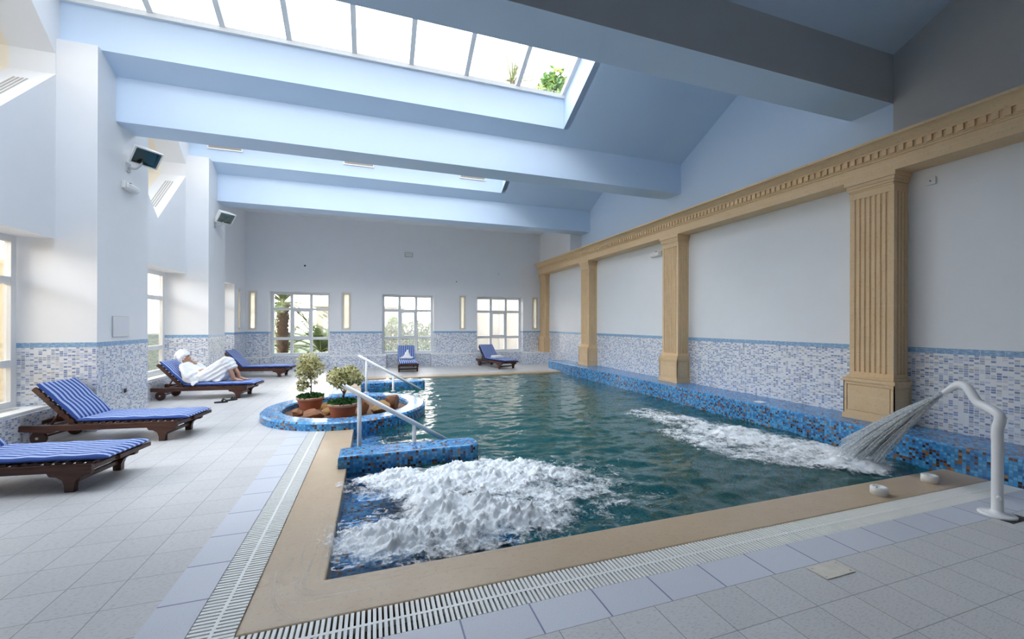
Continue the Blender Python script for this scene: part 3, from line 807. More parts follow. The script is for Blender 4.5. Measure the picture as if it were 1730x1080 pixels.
    hull(r, [(V((.71, -.14, .685)), .075), (V((.71, .14, .685)), .075), (V((.72, -.05, .71)), .06), (V((.72, .05, .71)), .06)])
    chain(r, [(V((.72, -.16, .68)), .075), (V((.80, -.235, .52)), .075), (V((.83, -.245, .465)), .075)])
    chain(r, [(V((.83, -.245, .465)), .078), (V((.955, -.155, .545)), .058)])
    hull(r, [(V((.80, -.26, .42)), .05), (V((.96, -.24, .40)), .045), (V((.90, -.27, .355)), .022), (V((.98, -.20, .46)), .05)])
    chain(r, [(V((.72, .16, .68)), .075), (V((.88, .235, .60)), .066), (V((.90, .215, .61)), .062), (V((.845, .14, .69)), .050)])
    hull(r, [(V((1.02, -.13, .44)), .11), (V((1.02, .13, .44)), .11), (V((1.47, -.085, .80)), .078), (V((1.50, .085, .765)), .078)])
    hull(r, [(V((1.47, -.09, .80)), .078), (V((1.50, .09, .765)), .078), (V((1.535, -.085, .66)), .080), (V((1.56, .09, .64)), .075)])
    hull(r, [(V((1.0, -.20, .40)), .05), (V((1.0, .20, .40)), .05), (V((1.42, -.17, .375)), .022), (V((1.42, .17, .375)), .022), (V((1.45, -.10, .72)), .07), (V((1.45, .10, .70)), .07), (V((1.49, -.14, .55)), .03), (V((1.49, .14, .55)), .03)])
    hull(r, [(V((.90, -.25, .385)), .03), (V((.97, -.32, .300)), .012), (V((1.02, -.27, .36)), .02)], 8)
    hull(r, [(V((1.33, -.17, .37)), .02), (V((1.40, -.24, .36)), .012), (V((1.44, -.15, .38)), .015)], 8)
    def fold(c_):
        a = .007 * noise.noise(V((c_.x * 13, c_.y * 17, c_.z * 11)))
        if c_.x > 1.05: a += .011 * math.sin((c_.x * .55 - c_.z * .83 + .02 * noise.noise(c_ * 6)) * 75) * min(1, (c_.x - 1.05) * 4) * (.4 + .6 * max(0, min(1, (.78 - c_.z) * 3)))
        else: a += .006 * math.sin((c_.x * .8 + c_.z * .6) * 80 + 3 * noise.noise(c_ * 7))
        return a
    melt(r, 'robe', M['towel'], .0085, 5, body, fold)
    h = MB()
    hull(h, [(V((.635, 0, .905)), .108), (V((.585, 0, .925)), .095), (V((.645, 0, .955)), .078)])
    hull(h, [(V((.655, -.085, .92)), .030), (V((.655, .085, .92)), .030), (V((.60, -.09, .86)), .035), (V((.60, .09, .86)), .035), (V((.59, 0, .84)), .05)])
    chain(h, [(V((.70, -.05, .94)), .030), (V((.66, -.10, .90)), .032), (V((.62, -.10, .84)), .034), (V((.60, -.06, .80)), .03)])
    chain(h, [(V((.70, .05, .94)), .030), (V((.66, .10, .90)), .032), (V((.62, .10, .84)), .034)])
    chain(h, [(V((.70, -.05, .94)), .030), (V((.71, 0, .955)), .032), (V((.70, .05, .94)), .030)])
    chain(h, [(V((.60, 0, .99)), .05), (V((.53, .01, .93)), .055), (V((.50, .0, .85)), .04)])
    melt(h, 'towel_turban', M['towel'], .0085, 3, body, lambda c_: .006 * math.sin((c_.x + c_.z * .8 - c_.y * .3) * 95))
    return body
person = make_person()
person.matrix_world = Matrix.Translation(LNG[2].location) @ Matrix.Rotation(R(-6.7), 4, 'Z')

# towels on the two far loungers
def on_lounger(o, L, z=0): o.location = L.location + V((0, 0, z)); o.rotation_euler = L.rotation_euler
m = MB()
hull(m, [(V((.93, -.10, .36)), .05), (V((.93, .10, .36)), .05), (V((.78, 0, .42)), .06), (V((.80, .02, .56)), .055)])
hull(m, [(V((.95, -.22, .36)), .03), (V((1.05, .16, .365)), .03), (V((.88, .2, .37)), .035), (V((.82, -.12, .38)), .04)])
hull(m, [(V((.82, .0, .52)), .05), (V((.77, .04, .60)), .045)])
o = melt(m, 'towel', M['towel'], .011, 3, None, lambda c_: .012 * noise.noise(c_ * 16)); on_lounger(o, LNG[4], .03); tag(o, 'bunched white towel on the lounger below the hedge window', 'towel')
m = MB()
for k in range(3): m.rbox(1.02 + .008 * k, 1.36 - .008 * k, -.19 + .008 * k, .19 - .006 * k, .346 + .028 * k, .373 + .028 * k, .012)
o = m.build('towel', M['towel']); on_lounger(o, LNG[5], .008); tag(o, 'folded white towel on the lounger below the bright window', 'towel')

# sandals
def sandal(x, y, a, lab):
    root = empty('sandal', (x, y, 0), R(a)); s = MB()
    pts = [(.115 * math.cos(t), (.042 + .006 * math.cos(t)) * math.sin(t)) for t in [2 * PI * k / 20 for k in range(20)]]
    s.prism(pts, 'z', 0.0, .026); s.build('sole', M['black'], root)
    u = MB(); u.tube(smooth_path([(.01, -.043, .012), (.03, -.035, .06), (.04, 0, .075), (.03, .035, .06), (.01, .043, .012)]), .018, 6)
    u.tube(smooth_path([(.04, 0, .062), (.075, 0, .05), (.088, 0, .016)]), .010, 6); u.build('strap', M['black'], root)
    tag(root, lab, 'sandal', 'black sandals on the deck')
sandal(-2.90, 9.66, 12, 'left black sandal on the tiles below the occupied lounger')
sandal(-2.78, 9.88, 40, 'right black sandal lying askew, nearer the lounger leg')

# ---------------------------------------------------------------- planter, pots, rocks
PC = V((-.44, 8.0, 0)); RO, RI = 1.365, 1.045
b = MB(); b.lathe([(RI, -.02), (RI, .10), (RI + .025, .125), (RO - .03, .125), (RO, .10), (RO + .025, -.5), (RO + .03, -1.3)], 128, (PC.x, PC.y, 0), smooth=False)
pl = struct(b.build('round_planter', M['mosaic']), 'round blue mosaic planter ring between deck and pool', 'planter')
# re-lay the mosaic along the ring
me = pl.data
for p in me.polygons:
    for li in p.loop_indices:
        c_ = me.vertices[me.loops[li].vertex_index].co; d = c_ - PC; a = math.atan2(d.y, d.x)
        if p.center.y > PC.y and False: pass
        ac = math.atan2(p.center.y - PC.y, p.center.x - PC.x)
        if a - ac > PI: a -= 2 * PI
        if ac - a > PI: a += 2 * PI
        r = math.hypot(d.x, d.y)
        me.uv_layers[0].data[li].uv = (a * 1.25, r + c_.z * (1 if abs(p.normal.z) < .6 else 0))
b = MB(); b.lathe([(RI + .01, .02), (.6, .03), (0, .035)], 48, (PC.x, PC.y, 0)); b.build('gravel_bed', M['soil'], pl)
def leafy(name, mat_, n, fn, parent, size=(.03, .018)):
    """n leaves; fn() gives centre, outward direction and shade"""
    mb = MB(); sh = []
    for _ in range(n):
        c_, d, shade = fn(); s = random.uniform(.7, 1.25); L, w_ = size[0] * s, size[1] * s
        d = d.normalized(); side = d.cross(V((random.uniform(-1, 1), random.uniform(-1, 1), random.uniform(-1, 1)))).normalized(); nn = d.cross(side) * .18
        vs = [c_ - d * L, c_ - d * L * .2 + side * w_ + nn * L, c_ + d * L, c_ - d * L * .2 - side * w_ + nn * L]
        mb.add(vs, [(0, 1, 2), (0, 2, 3)]); sh += [shade] * 4
    o = mb.build(name, mat_, parent)
    a = o.data.attributes.new('shade', 'FLOAT', 'POINT'); a.data.foreach_set('value', sh)
    return o
def rnd_dir(): 
    while True:
        v = V((random.uniform(-1, 1), random.uniform(-1, 1), random.uniform(-1, 1)))
        if .05 < v.length < 1: return v.normalized()
def pot_plant(x, y, rt, rb, h, blobs, stem, lab):
    root = empty('potted_shrub', (x, y, 0)); p = MB()
    p.lathe([(0, .005), (rb, .005), (rb + .004, .02), (lerp(rb, rt, .5), h * .5), (rt - .012, h - .05), (rt - .012, h - .02), (0, h - .02)], 32)
    for k in range(3): p.lathe([(lerp(rb, rt, .3 + .2 * k) - .004, h * (.3 + .2 * k) - .01), (lerp(rb, rt, .3 + .2 * k) + .003, h * (.3 + .2 * k)), (lerp(rb, rt, .3 + .2 * k) - .004, h * (.3 + .2 * k) + .01)], 32)
    p.build('pot', M['terra'], root)
    p = MB(); p.lathe([(rt - .014, h - .055), (rt + .004, h - .05), (rt + .014, h - .02), (rt + .012, h), (rt - .012, h), (rt - .016, h - .03)], 32); p.build('rim', M['rimterra'], root)
    s = MB()
    for st in stem: s.tube(smooth_path(st), [lerp(.013, .005, k / (len(smooth_path(st)) - 1)) for k in range(len(smooth_path(st)))], 7)
    s.build('stem', M['bark'], root)
    tot = sum(b_[3] for b_ in blobs)
    def leaf():
        k = random.choices(blobs, [b_[3] for b_ in blobs])[0]; d = rnd_dir(); rr = random.random() ** .35
        c_ = V(k[0]) + V((d.x * k[1], d.y * k[1], d.z * k[2])) * rr
        sh = min(1, max(0, random.choice((.05, .5, .75, .9, 1)) + random.uniform(-.15, .15)))
        return c_, rnd_dir() + d * .4 - V((0, 0, .2)), sh
    leafy('foliage', M['varieg'], int(tot), leaf, root, (.026, .016))
    def low():
        a = random.uniform(0, 2 * PI); r = rt * 1.05 * math.sqrt(random.random()); return V((r * math.cos(a), r * math.sin(a), h + random.uniform(-.01, .075) * (1.25 - r / rt))), rnd_dir() + V((0, 0, .2)), random.random()
    leafy('ground_cover', M['green'], 330, low, root, (.030, .022))
    return tag(root, lab, 'potted plant', 'potted shrubs in the round planter')
pot_plant(-1.10, 8.33, .225, .165, .255, [((-.04, 0, .88), .20, .20, 620), ((.10, .0, .78), .16, .18, 300), ((-.11, -.02, .70), .15, .14, 260), ((-.13, 0, .46), .11, .12, 200), ((.03, .02, .58), .11, .14, 90)],
          [[(0, 0, .22), (.012, 0, .40), (.005, .01, .60), (-.02, 0, .90)], [(.008, 0, .55), (.08, .02, .72), (.11, 0, .85)], [(.01, 0, .42), (-.08, .02, .5), (-.13, 0, .55)]],
          'taller variegated shrub with bare lower stem in a terracotta pot, left of the two')
pot_plant(-.49, 7.48, .235, .175, .265, [((-.10, 0, .70), .17, .16, 500), ((.10, .02, .72), .18, .17, 560), ((.24, 0, .66), .10, .12, 170), ((-.01, -.03, .60), .16, .12, 260)],
          [[(0, 0, .22), (.01, .01, .40), (-.06, 0, .55), (-.10, 0, .74)], [(.01, 0, .38), (.08, 0, .55), (.14, .02, .76)], [(.0, 0, .35), (.03, .03, .6), (0, .02, .7)]],
          'lower, wider variegated shrub in a terracotta pot behind the near handrail')
def rock(x, y, sx, sy, sz, seed, mat_, lab, rz=0):
    bm = bmesh.new(); bmesh.ops.create_icosphere(bm, subdivisions=4, radius=1)
    rs = random.Random(seed); planes = [(V((rs.uniform(-1, 1), rs.uniform(-1, 1), rs.uniform(-.6, 1))).normalized(), rs.uniform(.52, .82)) for _ in range(13)]
    for v in bm.verts:
        for n_, d in planes:
            k = v.co.dot(n_) - d
            if k > 0: v.co -= n_ * k * .92
        v.co += v.co.normalized() * .05 * noise.noise(v.co * 3.2 + V((seed, 0, 0)))
        v.co = V((v.co.x * sx, v.co.y * sy, v.co.z * sz))
    zmin = min(v.co.z for v in bm.verts)
    m = MB(); m.bm(bm, smooth=False); bm.free()
    o = m.build('rock', mat_); o.location = (x, y, -zmin - .012 + .006); o.rotation_euler = (0, 0, rz)
    tag(o, lab, 'rock', 'rocks in the round planter')
rock(-.93, 7.40, .20, .12, .105, 3, M['rock'], 'flat-topped red-brown rock in front between the two pots', .2)
rock(-1.22, 7.78, .13, .09, .08, 5, M['rock'], 'small reddish rock at the left edge, before the left pot', .6)
rock(-.76, 7.70, .12, .10, .09, 8, M['rock2'], 'dark ochre rock wedged just left of the lower pot', 1.2)
rock(-.80, 8.10, .12, .10, .11, 11, M['rock2'], 'ochre rock behind, half hidden between the two pots', .2)
rock(-.17, 7.58, .13, .12, .16, 14, M['rock'], 'reddish angular rock right behind the near handrail post')
rock(.12, 7.60, .17, .12, .13, 21, M['rock2'], 'rough ochre-brown rock in the right half of the planter', .1)
rock(.32, 7.90, .17, .13, .17, 24, M['rock'], 'pointed orange-brown rock farthest right in the planter', .5)
rock(-.50, 8.35, .12, .10, .10, 31, M['rock'], 'brown rock behind the lower pot', .5)

# ---------------------------------------------------------------- handrails, water cannon, inlet caps
def handrail(x0, z0, x1, z1, y, posts, lab, r=.03):
    root = empty('handrail', (x0, y, 0)); m = MB()
    m.tube([(0, 0, z0), (x1 - x0, 0, z1)], r, 16); m.lathe([(0, -.002), (r, 0), (r, .01), (0, .012)], 16, M=Matrix.Translation((-.004, 0, z0 + .002)) @ Matrix.Rotation(-PI / 2 - math.atan2(z0 - z1, x1 - x0), 4, 'Y'))
    m.build('rail', M['white'], root)
    for px, zb in posts:
        zt = lerp(z0, z1, (px - x0) / (x1 - x0)); m = MB(); m.tube([(px - x0, 0, zb), (px - x0, 0, zt - .01)], r * .85, 14); m.build('post', M['white'], root)
        m = MB(); m.lathe([(r * .8, 0), (r * 1.9, 0), (r * 1.9, .008), (r * .9, .014)], 16, (px - x0, 0, max(zb, -.042))); m.build('collar', M['white'], root)
    tag(root, lab, 'handrail', 'white handrails down into the pool')
handrail(-.335, .83, .98, .02, 5.42, [(-.165, -.30), (.50, -.60)], 'white sloping handrail beside the near mosaic divider')
handrail(-.345, .845, 1.12, -.04, 10.35, [(-.165, -.30), (.45, -.60)], 'white sloping handrail farther away, beyond the round planter')
# ledge-side water cannon: swan-neck pipe whose mouth points over the water
root = empty('water_cannon', (4.985, 1.965, 0)); dv = V((.41, .912, 0))
def onto(X, Z):                                             # heights and reach along dv, from the base
    t = (X / 1.952 * 1.965 - 4.985) / (.41 - .912 * X / 1.952); y = 1.965 + .912 * t
    return dv * t + V((0, 0, 1.6 + (Z - 1.6) * y / 1.952))
neck = [V((0, 0, 0)), V((0, 0, .30)), V((0, 0, .60)), V((0, 0, .72))] + [onto(*p) for p in ((4.985, .835), (4.82, .915), (4.675, .965), (4.585, 1.045), (4.51, 1.105), (4.40, 1.125), (4.30, 1.10), (4.22, 1.075))]
path = smooth_path(neck, 7); n_ = len(path)
rad = [.036 if i < n_ * .80 else lerp(.036, .021, (i - n_ * .80) / (n_ * .20)) for i in range(n_)]
m = MB(); m.tube(path, rad, 20); m.build('pipe', M['white'], root)
MOUTH = V((4.985, 1.965, 0)) + path[-1]; MDIR = (path[-1] - path[-4]).normalized()
m = MB(); m.lathe([(0, .0), (.115, .0), (.115, .016), (.10, .022), (.05, .026), (.036, .045)], 32); m.build('flange', M['white'], root)
m = MB(); m.tube([(-.03, -.02, .165), (-.095, -.05, .17)], .014, 10); m.build('valve_stub', M['white'], root)
m = MB(); m.box(-.10, .16, -.13, .05, -.001, .002); m.build('floor_recess', M['channel'], root)
tag(root, 'white swan-neck water cannon on the deck at the front right corner', 'water cannon')
for x, y, lab in ((4.53, 2.56, 'round white inlet cap on the coping, farther from the mosaic ledge'), (5.38, 2.60, 'round white inlet cap on the coping, next to the mosaic ledge')):
    root = empty('inlet_cap', (x, y, .0)); m = MB()
    m.lathe([(0, 0), (.068, 0), (.068, .068), (.062, .074), (.035, .074), (.033, .052), (0, .052)], 28); m.build('body', M['plastic'], root)
    m = MB(); m.rbox(-.068, -.040, -.014, .014, .050, .082, .004); m.build('tab', M['plastic'], root)
    tag(root, lab, 'cap', 'white caps on the coping')
m = MB(); m.rbox(2.70, 2.96, 1.80, 1.93, .0, .006, .002)
for sx, sy in ((-.11, -.045), (.11, -.045), (-.11, .045), (.11, .045)): m.lathe([(0, 0), (.006, 0), (.005, .003), (0, .003)], 8, (2.83 + sx, 1.865 + sy, .006))
o = m.build('drain_cover', simple('worn_cover_plate', (.66, .62, .53), .35, 14, .25)); tag(o, 'worn beige metal cover plate set in the front tiles', 'cover plate')

# ---------------------------------------------------------------- wall fittings
def floodlight(y, z, lab, s=1.0):
    root = empty('floodlight', (PX, y, z)); T_ = Matrix.Translation((.21, .02, .03)) @ Euler((0, R(38), R(-38))).to_matrix().to_4x4() @ Matrix.Scale(s, 4)
    m = MB(); bm = bmesh.new()
    bk = [(-.13, -.11), (.13, -.11), (.13, .11), (-.13, .11)]; ft = [(-.20, -.15), (.20, -.15), (.20, .15), (-.20, .15)]
    vs = [(-.10, a, b_) for a, b_ in bk] + [(.06, a, b_) for a, b_ in ft] + [(.09, a, b_) for a, b_ in ft] + [(.09, a * .88, b_ * .86) for a, b_ in ft]
    vs = [T_ @ V(v) for v in vs]; fs = [(3, 2, 1, 0)]
    for k in range(3): fs += [(k * 4 + i, k * 4 + (i + 1) % 4, k * 4 + 4 + (i + 1) % 4, k * 4 + 4 + i) for i in range(4)]
    m.add(vs, fs); m.build('housing', M['plastic'], root); bm.free()
    m = MB(); m.box(.02, .03, -.17, .17, -.125, .125, M=T_); m.build('reflector', M['reflector'], root)
    m = MB(); m.box(.082, .087, -.177, .177, -.13, .13, M=T_); m.build('glass', M['lampface'], root)
    m = MB(); m.tube([T_ @ V((.0, -.09, 0)), T_ @ V((.0, .09, 0))], .022, 10); m.build('lamp_tube', M['white'], root)
    m = MB(); m.tube(smooth_path([(0, .0, -.20), (.10, .0, -.21), (.17, .0, -.15), (.20, .02, -.05)]), .018, 8); m.box(0, .02, -.06, .06, -.27, -.13); m.build('bracket', M['lampgrey'], root)
    tag(root, lab, 'floodlight', 'floodlights on the left pillars')
floodlight(8.42, 4.36, 'grey floodlight high on the nearer left pillar, above the emergency lamp')
floodlight(12.30, 4.30, 'grey floodlight high on the farther left pillar')
def emergency(loc, rz, lab, grp='emergency lamps'):
    root = empty('emergency_wall_lamp', loc, rz); m = MB()
    m.rbox(0, .06, -.19, .19, -.06, .06, .015); m.build('base', M['plastic'], root)
    m = MB(); m.rbox(.055, .10, -.17, .17, -.05, .035, .018); m.build('cover', M['white'], root)
    m = MB(); m.rbox(.02, .05, -.02, .02, .06, .075, .004); m.build('knob', M['dark'], root)
    tag(root, lab, 'emergency lamp', grp)
emergency((PX, 8.42, 3.83), 0, 'white emergency lamp below the floodlight on the left pillar')
emergency((RX, 8.60, 3.36), PI, 'white emergency lamp under the entablature beside the second pilaster')
root = empty('notice_frame', (PX, 8.235, 1.54)); m = MB(); m.rbox(0, .012, -.225, .225, -.165, .165, .004); m.build('frame', M['lampgrey'], root)
m = MB(); m.box(.011, .0135, -.215, .215, -.155, .155); m.build('backing', M['plastic'], root)
for s in (-1, 1):
    m = MB(); m.box(.0135, .0145, s * .105 - .09, s * .105 + .09, -.135, .14); sh = m.build('sheet', M['paper'], root)
tag(root, 'framed notice with two pale sheets on the nearer left pillar', 'notice')
root = empty('wall_socket', (PX, 8.33, .50)); m = MB(); m.rbox(0, .015, -.045, .045, -.045, .045, .006); m.build('plate', M['lampgrey'], root)
m = MB(); m.rbox(.015, .03, -.03, .03, -.035, .03, .006); m.build('flap', M['dark'], root); tag(root, 'small dark wall socket low on the tiled pillar', 'socket')
root = empty('wall_sensor', (RX, 3.25, 3.44)); m = MB(); m.rbox(-.03, 0, -.05, .05, -.05, .05, .008); m.build('housing', M['plastic'], root)
m = MB(); m.rbox(-.034, -.029, -.008, .008, -.006, .006, .001); m.build('led', M['dark'], root); tag(root, 'small white box on the right wall behind the nearest pilaster', 'sensor')
root = empty('wall_vent', (1.24, FY, 4.19)); m = MB(); m.rbox(-.15, .15, -.03, 0, -.085, .085, .006); m.build('frame', M['brass'], root)
for k in range(2):
    m = MB(); m.box(-.12, .12, -.036, -.028, -.055 + .065 * k, -.015 + .065 * k); m.build('slat', M['plastic'], root)
tag(root, 'small beige vent on the far wall above the hedge window', 'vent')
for x, z, r, lab in ((-2.28, 3.61, .032, 'dark round hole high on the far wall above the palm window'), (3.05, 3.24, .022, 'dark hook on the far wall left of the bright window'), (4.77, 3.61, .016, 'small dark hook on the far wall above the bright window')):
    m = MB(); m.lathe([(0, 0), (r, 0), (r * .8, .012), (0, .014)], 14, M=Matrix.Translation((x, FY, z)) @ Matrix.Rotation(PI / 2, 4, 'X')); tag(m.build('wall_hook', M['dark']), lab, 'hook', 'dark hooks on the far wall')
for a, b_, lab in ((-3.95, -3.18, 'leftmost'), (-.80, 0.0, 'middle'), (2.42, 3.22, 'rightmost')):
    root = empty('vent_grille', ((a + b_) / 2, 12.125, 6.13)); hw = (b_ - a) / 2
    m = MB(); m.box(-hw, hw, -.02, 0, -.17, -.14); m.box(-hw, hw, -.02, 0, .11, .14); m.box(-hw, -hw + .03, -.02, 0, -.14, .11); m.box(hw - .03, hw, -.02, 0, -.14, .11); m.build('frame', M['white'], root)
    m = MB(); m.box(-hw + .03, hw - .03, -.004, 0, -.14, .11)
    for k in range(9): m.box(-hw + .03, hw - .03, -.014, -.003, -.135 + .027 * k, -.122 + .027 * k)
    m.build('grid', M['grille'], root); tag(root, lab + ' of the three vent grilles in the far skylight well', 'vent', 'vent grilles in the far skylight well')
# ---------------------------------------------------------------- water
WL = -.045
JET = V((5.50, 3.42, 0))
def nz(x, y, z=0.0): return noise.noise(V((x, y, z)))
def seg_d(x, y, ax, ay, bx, by):
    t = max(0, min(1, ((x - ax) * (bx - ax) + (y - ay) * (by - ay)) / ((bx - ax) ** 2 + (by - ay) ** 2)))
    return math.hypot(x - ax - t * (bx - ax), y - ay - t * (by - ay)), t
def whirl(x, y):                                            # strength of the near whirlpool's froth, 0..1
    if y > 4.86 + .4 * max(0, min(1, (x - 1.2) * 2)): return 0
    g = lambda cx, cy, sx, sy: math.exp(-((x - cx) ** 2 / sx + (y - cy) ** 2 / sy))
    w_ = 1.0 * g(.22, 4.42, .30, .10) + .75 * g(1.05, 4.35, .45, .20) + 1.05 * g(.10, 3.25, .22, .09) + .85 * g(.85, 3.25, .35, .14) + .9 * g(.50, 3.75, .03, .20)
    w_ += .50 * g(1.3, 3.7, 1.1, .7) + .34 * g(2.1, 3.9, .9, .8)
    return min(1.15, w_) * (1 + .5 * nz(x * 2.6, y * 2.6, 3.1))
def cannon_froth(x, y):
    d, t = seg_d(x, y, 5.45, 3.50, 4.75, 6.35)
    w_ = lerp(.50, .75, min(1, t * 2)) * (1 - .35 * t)
    s = math.exp(-(d / w_) ** 4) * lerp(1.05, .62, t)
    d2, t2 = seg_d(x, y, 5.3, 3.3, 4.35, 4.15); s = max(s, math.exp(-(d2 / .42) ** 4) * lerp(1.05, .75, t2))
    d3, t3 = seg_d(x, y, 4.35, 4.15, 4.35, 5.1); s = max(s, math.exp(-(d3 / .38) ** 4) * lerp(.75, .6, t3))
    return s * (1 + .35 * nz(x * 3, y * 3, 7.7))
def far_froth(x, y):
    if y < 11.13: return 0
    return 1.1 * math.exp(-((x - .35) ** 2 / .6 + (y - 11.9) ** 2 / .35)) * (1 + .4 * nz(x * 3, y * 3, 1.2))
def wave(x, y):
    a = .023 * nz(x * 1.5 + .3 * y, y * 2.6, 0) + .018 * nz(x * 3.4, y * 5.6, 5) + .010 * nz(x * 8, y * 12, 9)
    st = min(1.6, 1.1 * math.exp(-((x - 1.3) ** 2 / 2.6 + (y - 3.8) ** 2 / 1.8)) + .8 * math.exp(-((x - 4.6) ** 2 / 1.8 + (y - 4.8) ** 2 / 4)) + .25)
    return WL + a * (.55 + st) + .006 * st * nz(x * 14, y * 15, 2)
def in_pool(x, y): return math.hypot(x - PC.x, y - PC.y) > RO - .02
def grid(x0, x1, y0, y1, st, fn, keep=None):
    nx = int((x1 - x0) / st); ny = int((y1 - y0) / st)
    idx = {}; vs = []; ext = []; fs = []
    for i in range(nx + 1):
        for j in range(ny + 1):
            x = x0 + (x1 - x0) * i / nx; y = y0 + (y1 - y0) * j / ny
            k = keep(x, y) if keep else 1
            if k: idx[i, j] = len(vs); vs.append((x, y, fn(x, y))); ext.append(k)
    for i in range(nx):
        for j in range(ny):
            q = [(i, j), (i + 1, j), (i + 1, j + 1), (i, j + 1)]
            if all(p in idx for p in q): fs.append([idx[p] for p in q])
    return vs, fs, ext
def surf(name, vs, fs, mat_, dens=None, attr='froth'):
    m = MB(); m.add(vs, fs, 0, True); o = m.build(name, mat_)
    if sum(p.normal.z for p in o.data.polygons) < 0: o.data.flip_normals()
    if dens: a = o.data.attributes.new(attr, 'FLOAT', 'POINT'); a.data.foreach_set('value', dens)
    return o
vs, fs, _ = grid(-.285, 6.025, 2.80, 12.60, .033, wave, in_pool)
def shallow(x, y):
    s = 0
    for x1, y0, y1 in ((.42, 2.7, 4.88), (1.1, 2.7, 3.35), (.12, 5.2, 6.95), (.12, 9.0, 10.75), (.42, 11.1, 12.7)):
        s = max(s, min(1, max(0, (x1 - x) / .08)) * min(1, max(0, (y - y0) / .06)) * min(1, max(0, (y1 - y) / .06)))
    if x < .48 and 5.2 < y < 6.95: s = max(s, .55)
    return s
tag(surf('pool_water', vs, fs, M['water'], [shallow(x, y) for x, y, z in vs], 'shallow'), 'teal rippling water filling the pool', 'water', kind='stuff')
def froth_z(f, amp):
    def g(x, y):
        s = max(0, min(1.3, f(x, y)))
        b = .8 * abs(nz(x * 4, y * 4, 11)) + .6 * abs(nz(x * 9, y * 9, 4)) + .5 * abs(nz(x * 19, y * 19, 8)) + .3 * nz(x * 38, y * 38, 2)
        return (max(wave(x, y), WL - .01) if x > -.285 else .0) + .006 + amp * s * s * (.25 + b)
    return g
def froth(name, f, box, st, amp, lab):
    k = lambda x, y: f(x, y) if f(x, y) > .12 and in_pool(x, y) else 0
    vs, fs, d = grid(*box, st, froth_z(f, amp), k)
    tag(surf(name, vs, fs, M['foam'], d), lab, 'foam', kind='stuff')
froth('whirlpool_foam', lambda x, y: whirl(x, y) * (1 if x > -.28 else max(0, 1 + (x + .28) * 5)), (-.45, 3.2, 2.81, 5.2), .0145, .085, 'white bubbling foam over the whirlpool seat in the near left corner')
froth('jet_foam', cannon_froth, (3.6, 6.02, 2.82, 7.3), .02, .05, 'white foam trail where the water jet hits the pool')
froth('whirlpool_foam', far_froth, (-.28, 1.6, 11.12, 12.58), .04, .07, 'white foam of the farther whirlpool behind the far mosaic divider')
m = MB(); rs = random.Random(5)
for k in range(150):                                        # droplets thrown up by the near whirlpool
    x = rs.uniform(-.25, 1.2); y = rs.uniform(2.9, 4.8); s = whirl(x, y)
    if s < .7: continue
    bm = bmesh.new(); bmesh.ops.create_icosphere(bm, subdivisions=1, radius=rs.uniform(.002, .005))
    m.bm(bm, M=Matrix.Translation((x, y, froth_z(whirl, .085)(x, y) + rs.random() ** 2 * .09)), smooth=True); bm.free()
tag(m.build('spray_drops', simple('water_drops', (.85, .88, .9), .1)), 'drops of spray above the near whirlpool foam', 'spray', kind='stuff')
# the jet: many thin strands falling from the cannon mouth
m = MB(); rs = random.Random(9)
side = V((-.30, .0, 0))
T = .0
end0 = V((JET.x, JET.y, WL))
for k in range(420):
    a = rs.gauss(0, .34); b_ = rs.gauss(0, .32)
    a = max(-.75, min(.75, a)); b_ = max(-.7, min(.7, b_))
    st_ = MOUTH + V((a * .018, -a * .008, b_ * .016 - .008))
    en_ = end0 + V((a * .30 - .05 * b_, a * .06 + b_ * .40, 0)); L = rs.uniform(.75, 1.0); s0 = rs.uniform(0, .12) if k % 3 else rs.uniform(.2, .7)
    pts = []
    for i in range(11):
        t = s0 + (L - s0) * i / 10
        p = st_.lerp(en_, t); p.z = lerp(st_.z, en_.z, t) + .20 * t * (1 - t) * (1 + .25 * b_)
        p += V((nz(t * 6, k), nz(t * 6, k, 5), nz(t * 6, k, 9))) * .022 * t
        pts.append(p)
    r0 = rs.uniform(.0013, .0034)
    m.tube(pts, [r0 * (1 + .9 * i / 10) * (.25 if i in (0, 10) else 1) for i in range(11)], 4)
tag(m.build('water_jet', spray_mat('jet_water', .55)), 'fan of water shooting from the white cannon into the pool', 'water jet', kind='stuff')
# thin sheet of water slopping over the coping beside the near whirlpool
sp_ = MB()
for k in range(0, 9, 2):                                    # low ripple crests spreading from the pool corner
    d = .05 + .031 * k + .008 * nz(k * 3.1, 2); pts = []
    y0 = 3.75 - .10 * k + .2 * nz(k * 1.7, 5); x1 = 1.35 - .16 * k + .25 * nz(k * 2.3, 8)
    n_ = 40
    for i in range(n_):                                     # down the side edge, round the corner, along the front edge
        t = i / (n_ - 1); Ls = max(.05, y0 - 2.8); Lf = max(.05, x1 + .28); q = d * PI / 2; s_ = t * (Ls + q + Lf)
        w_ = .03 * nz(s_ * 2.2, k * .35, 3) * (1 + .3 * k)
        if s_ < Ls: P_ = V((-.28 - d - w_, 2.8 + Ls - s_, 0))
        elif s_ < Ls + q: a_ = (s_ - Ls) / d; P_ = V((-.28 - (d + w_) * math.cos(a_), 2.8 - (d + w_) * math.sin(a_), 0))
        else: P_ = V((-.28 + s_ - Ls - q, 2.8 - d - w_, 0))
        pts.append(P_)
    if k % 4: pts = pts[:24]
    o_ = len(sp_.v); sp_.tube(pts, [.007 * math.sin(PI * min(1, .06 + i / len(pts))) + .002 for i in range(len(pts))], 8)
    for i in range(o_, len(sp_.v)): x, y, z_ = sp_.v[i]; sp_.v[i] = (x, y, z_ * .22 + .0006)
tag(sp_.build('spilled_water', spray_mat('foamy_ripples', .13)), 'thin ripples of water slopping over the coping beside the foam', 'water', kind='stuff')

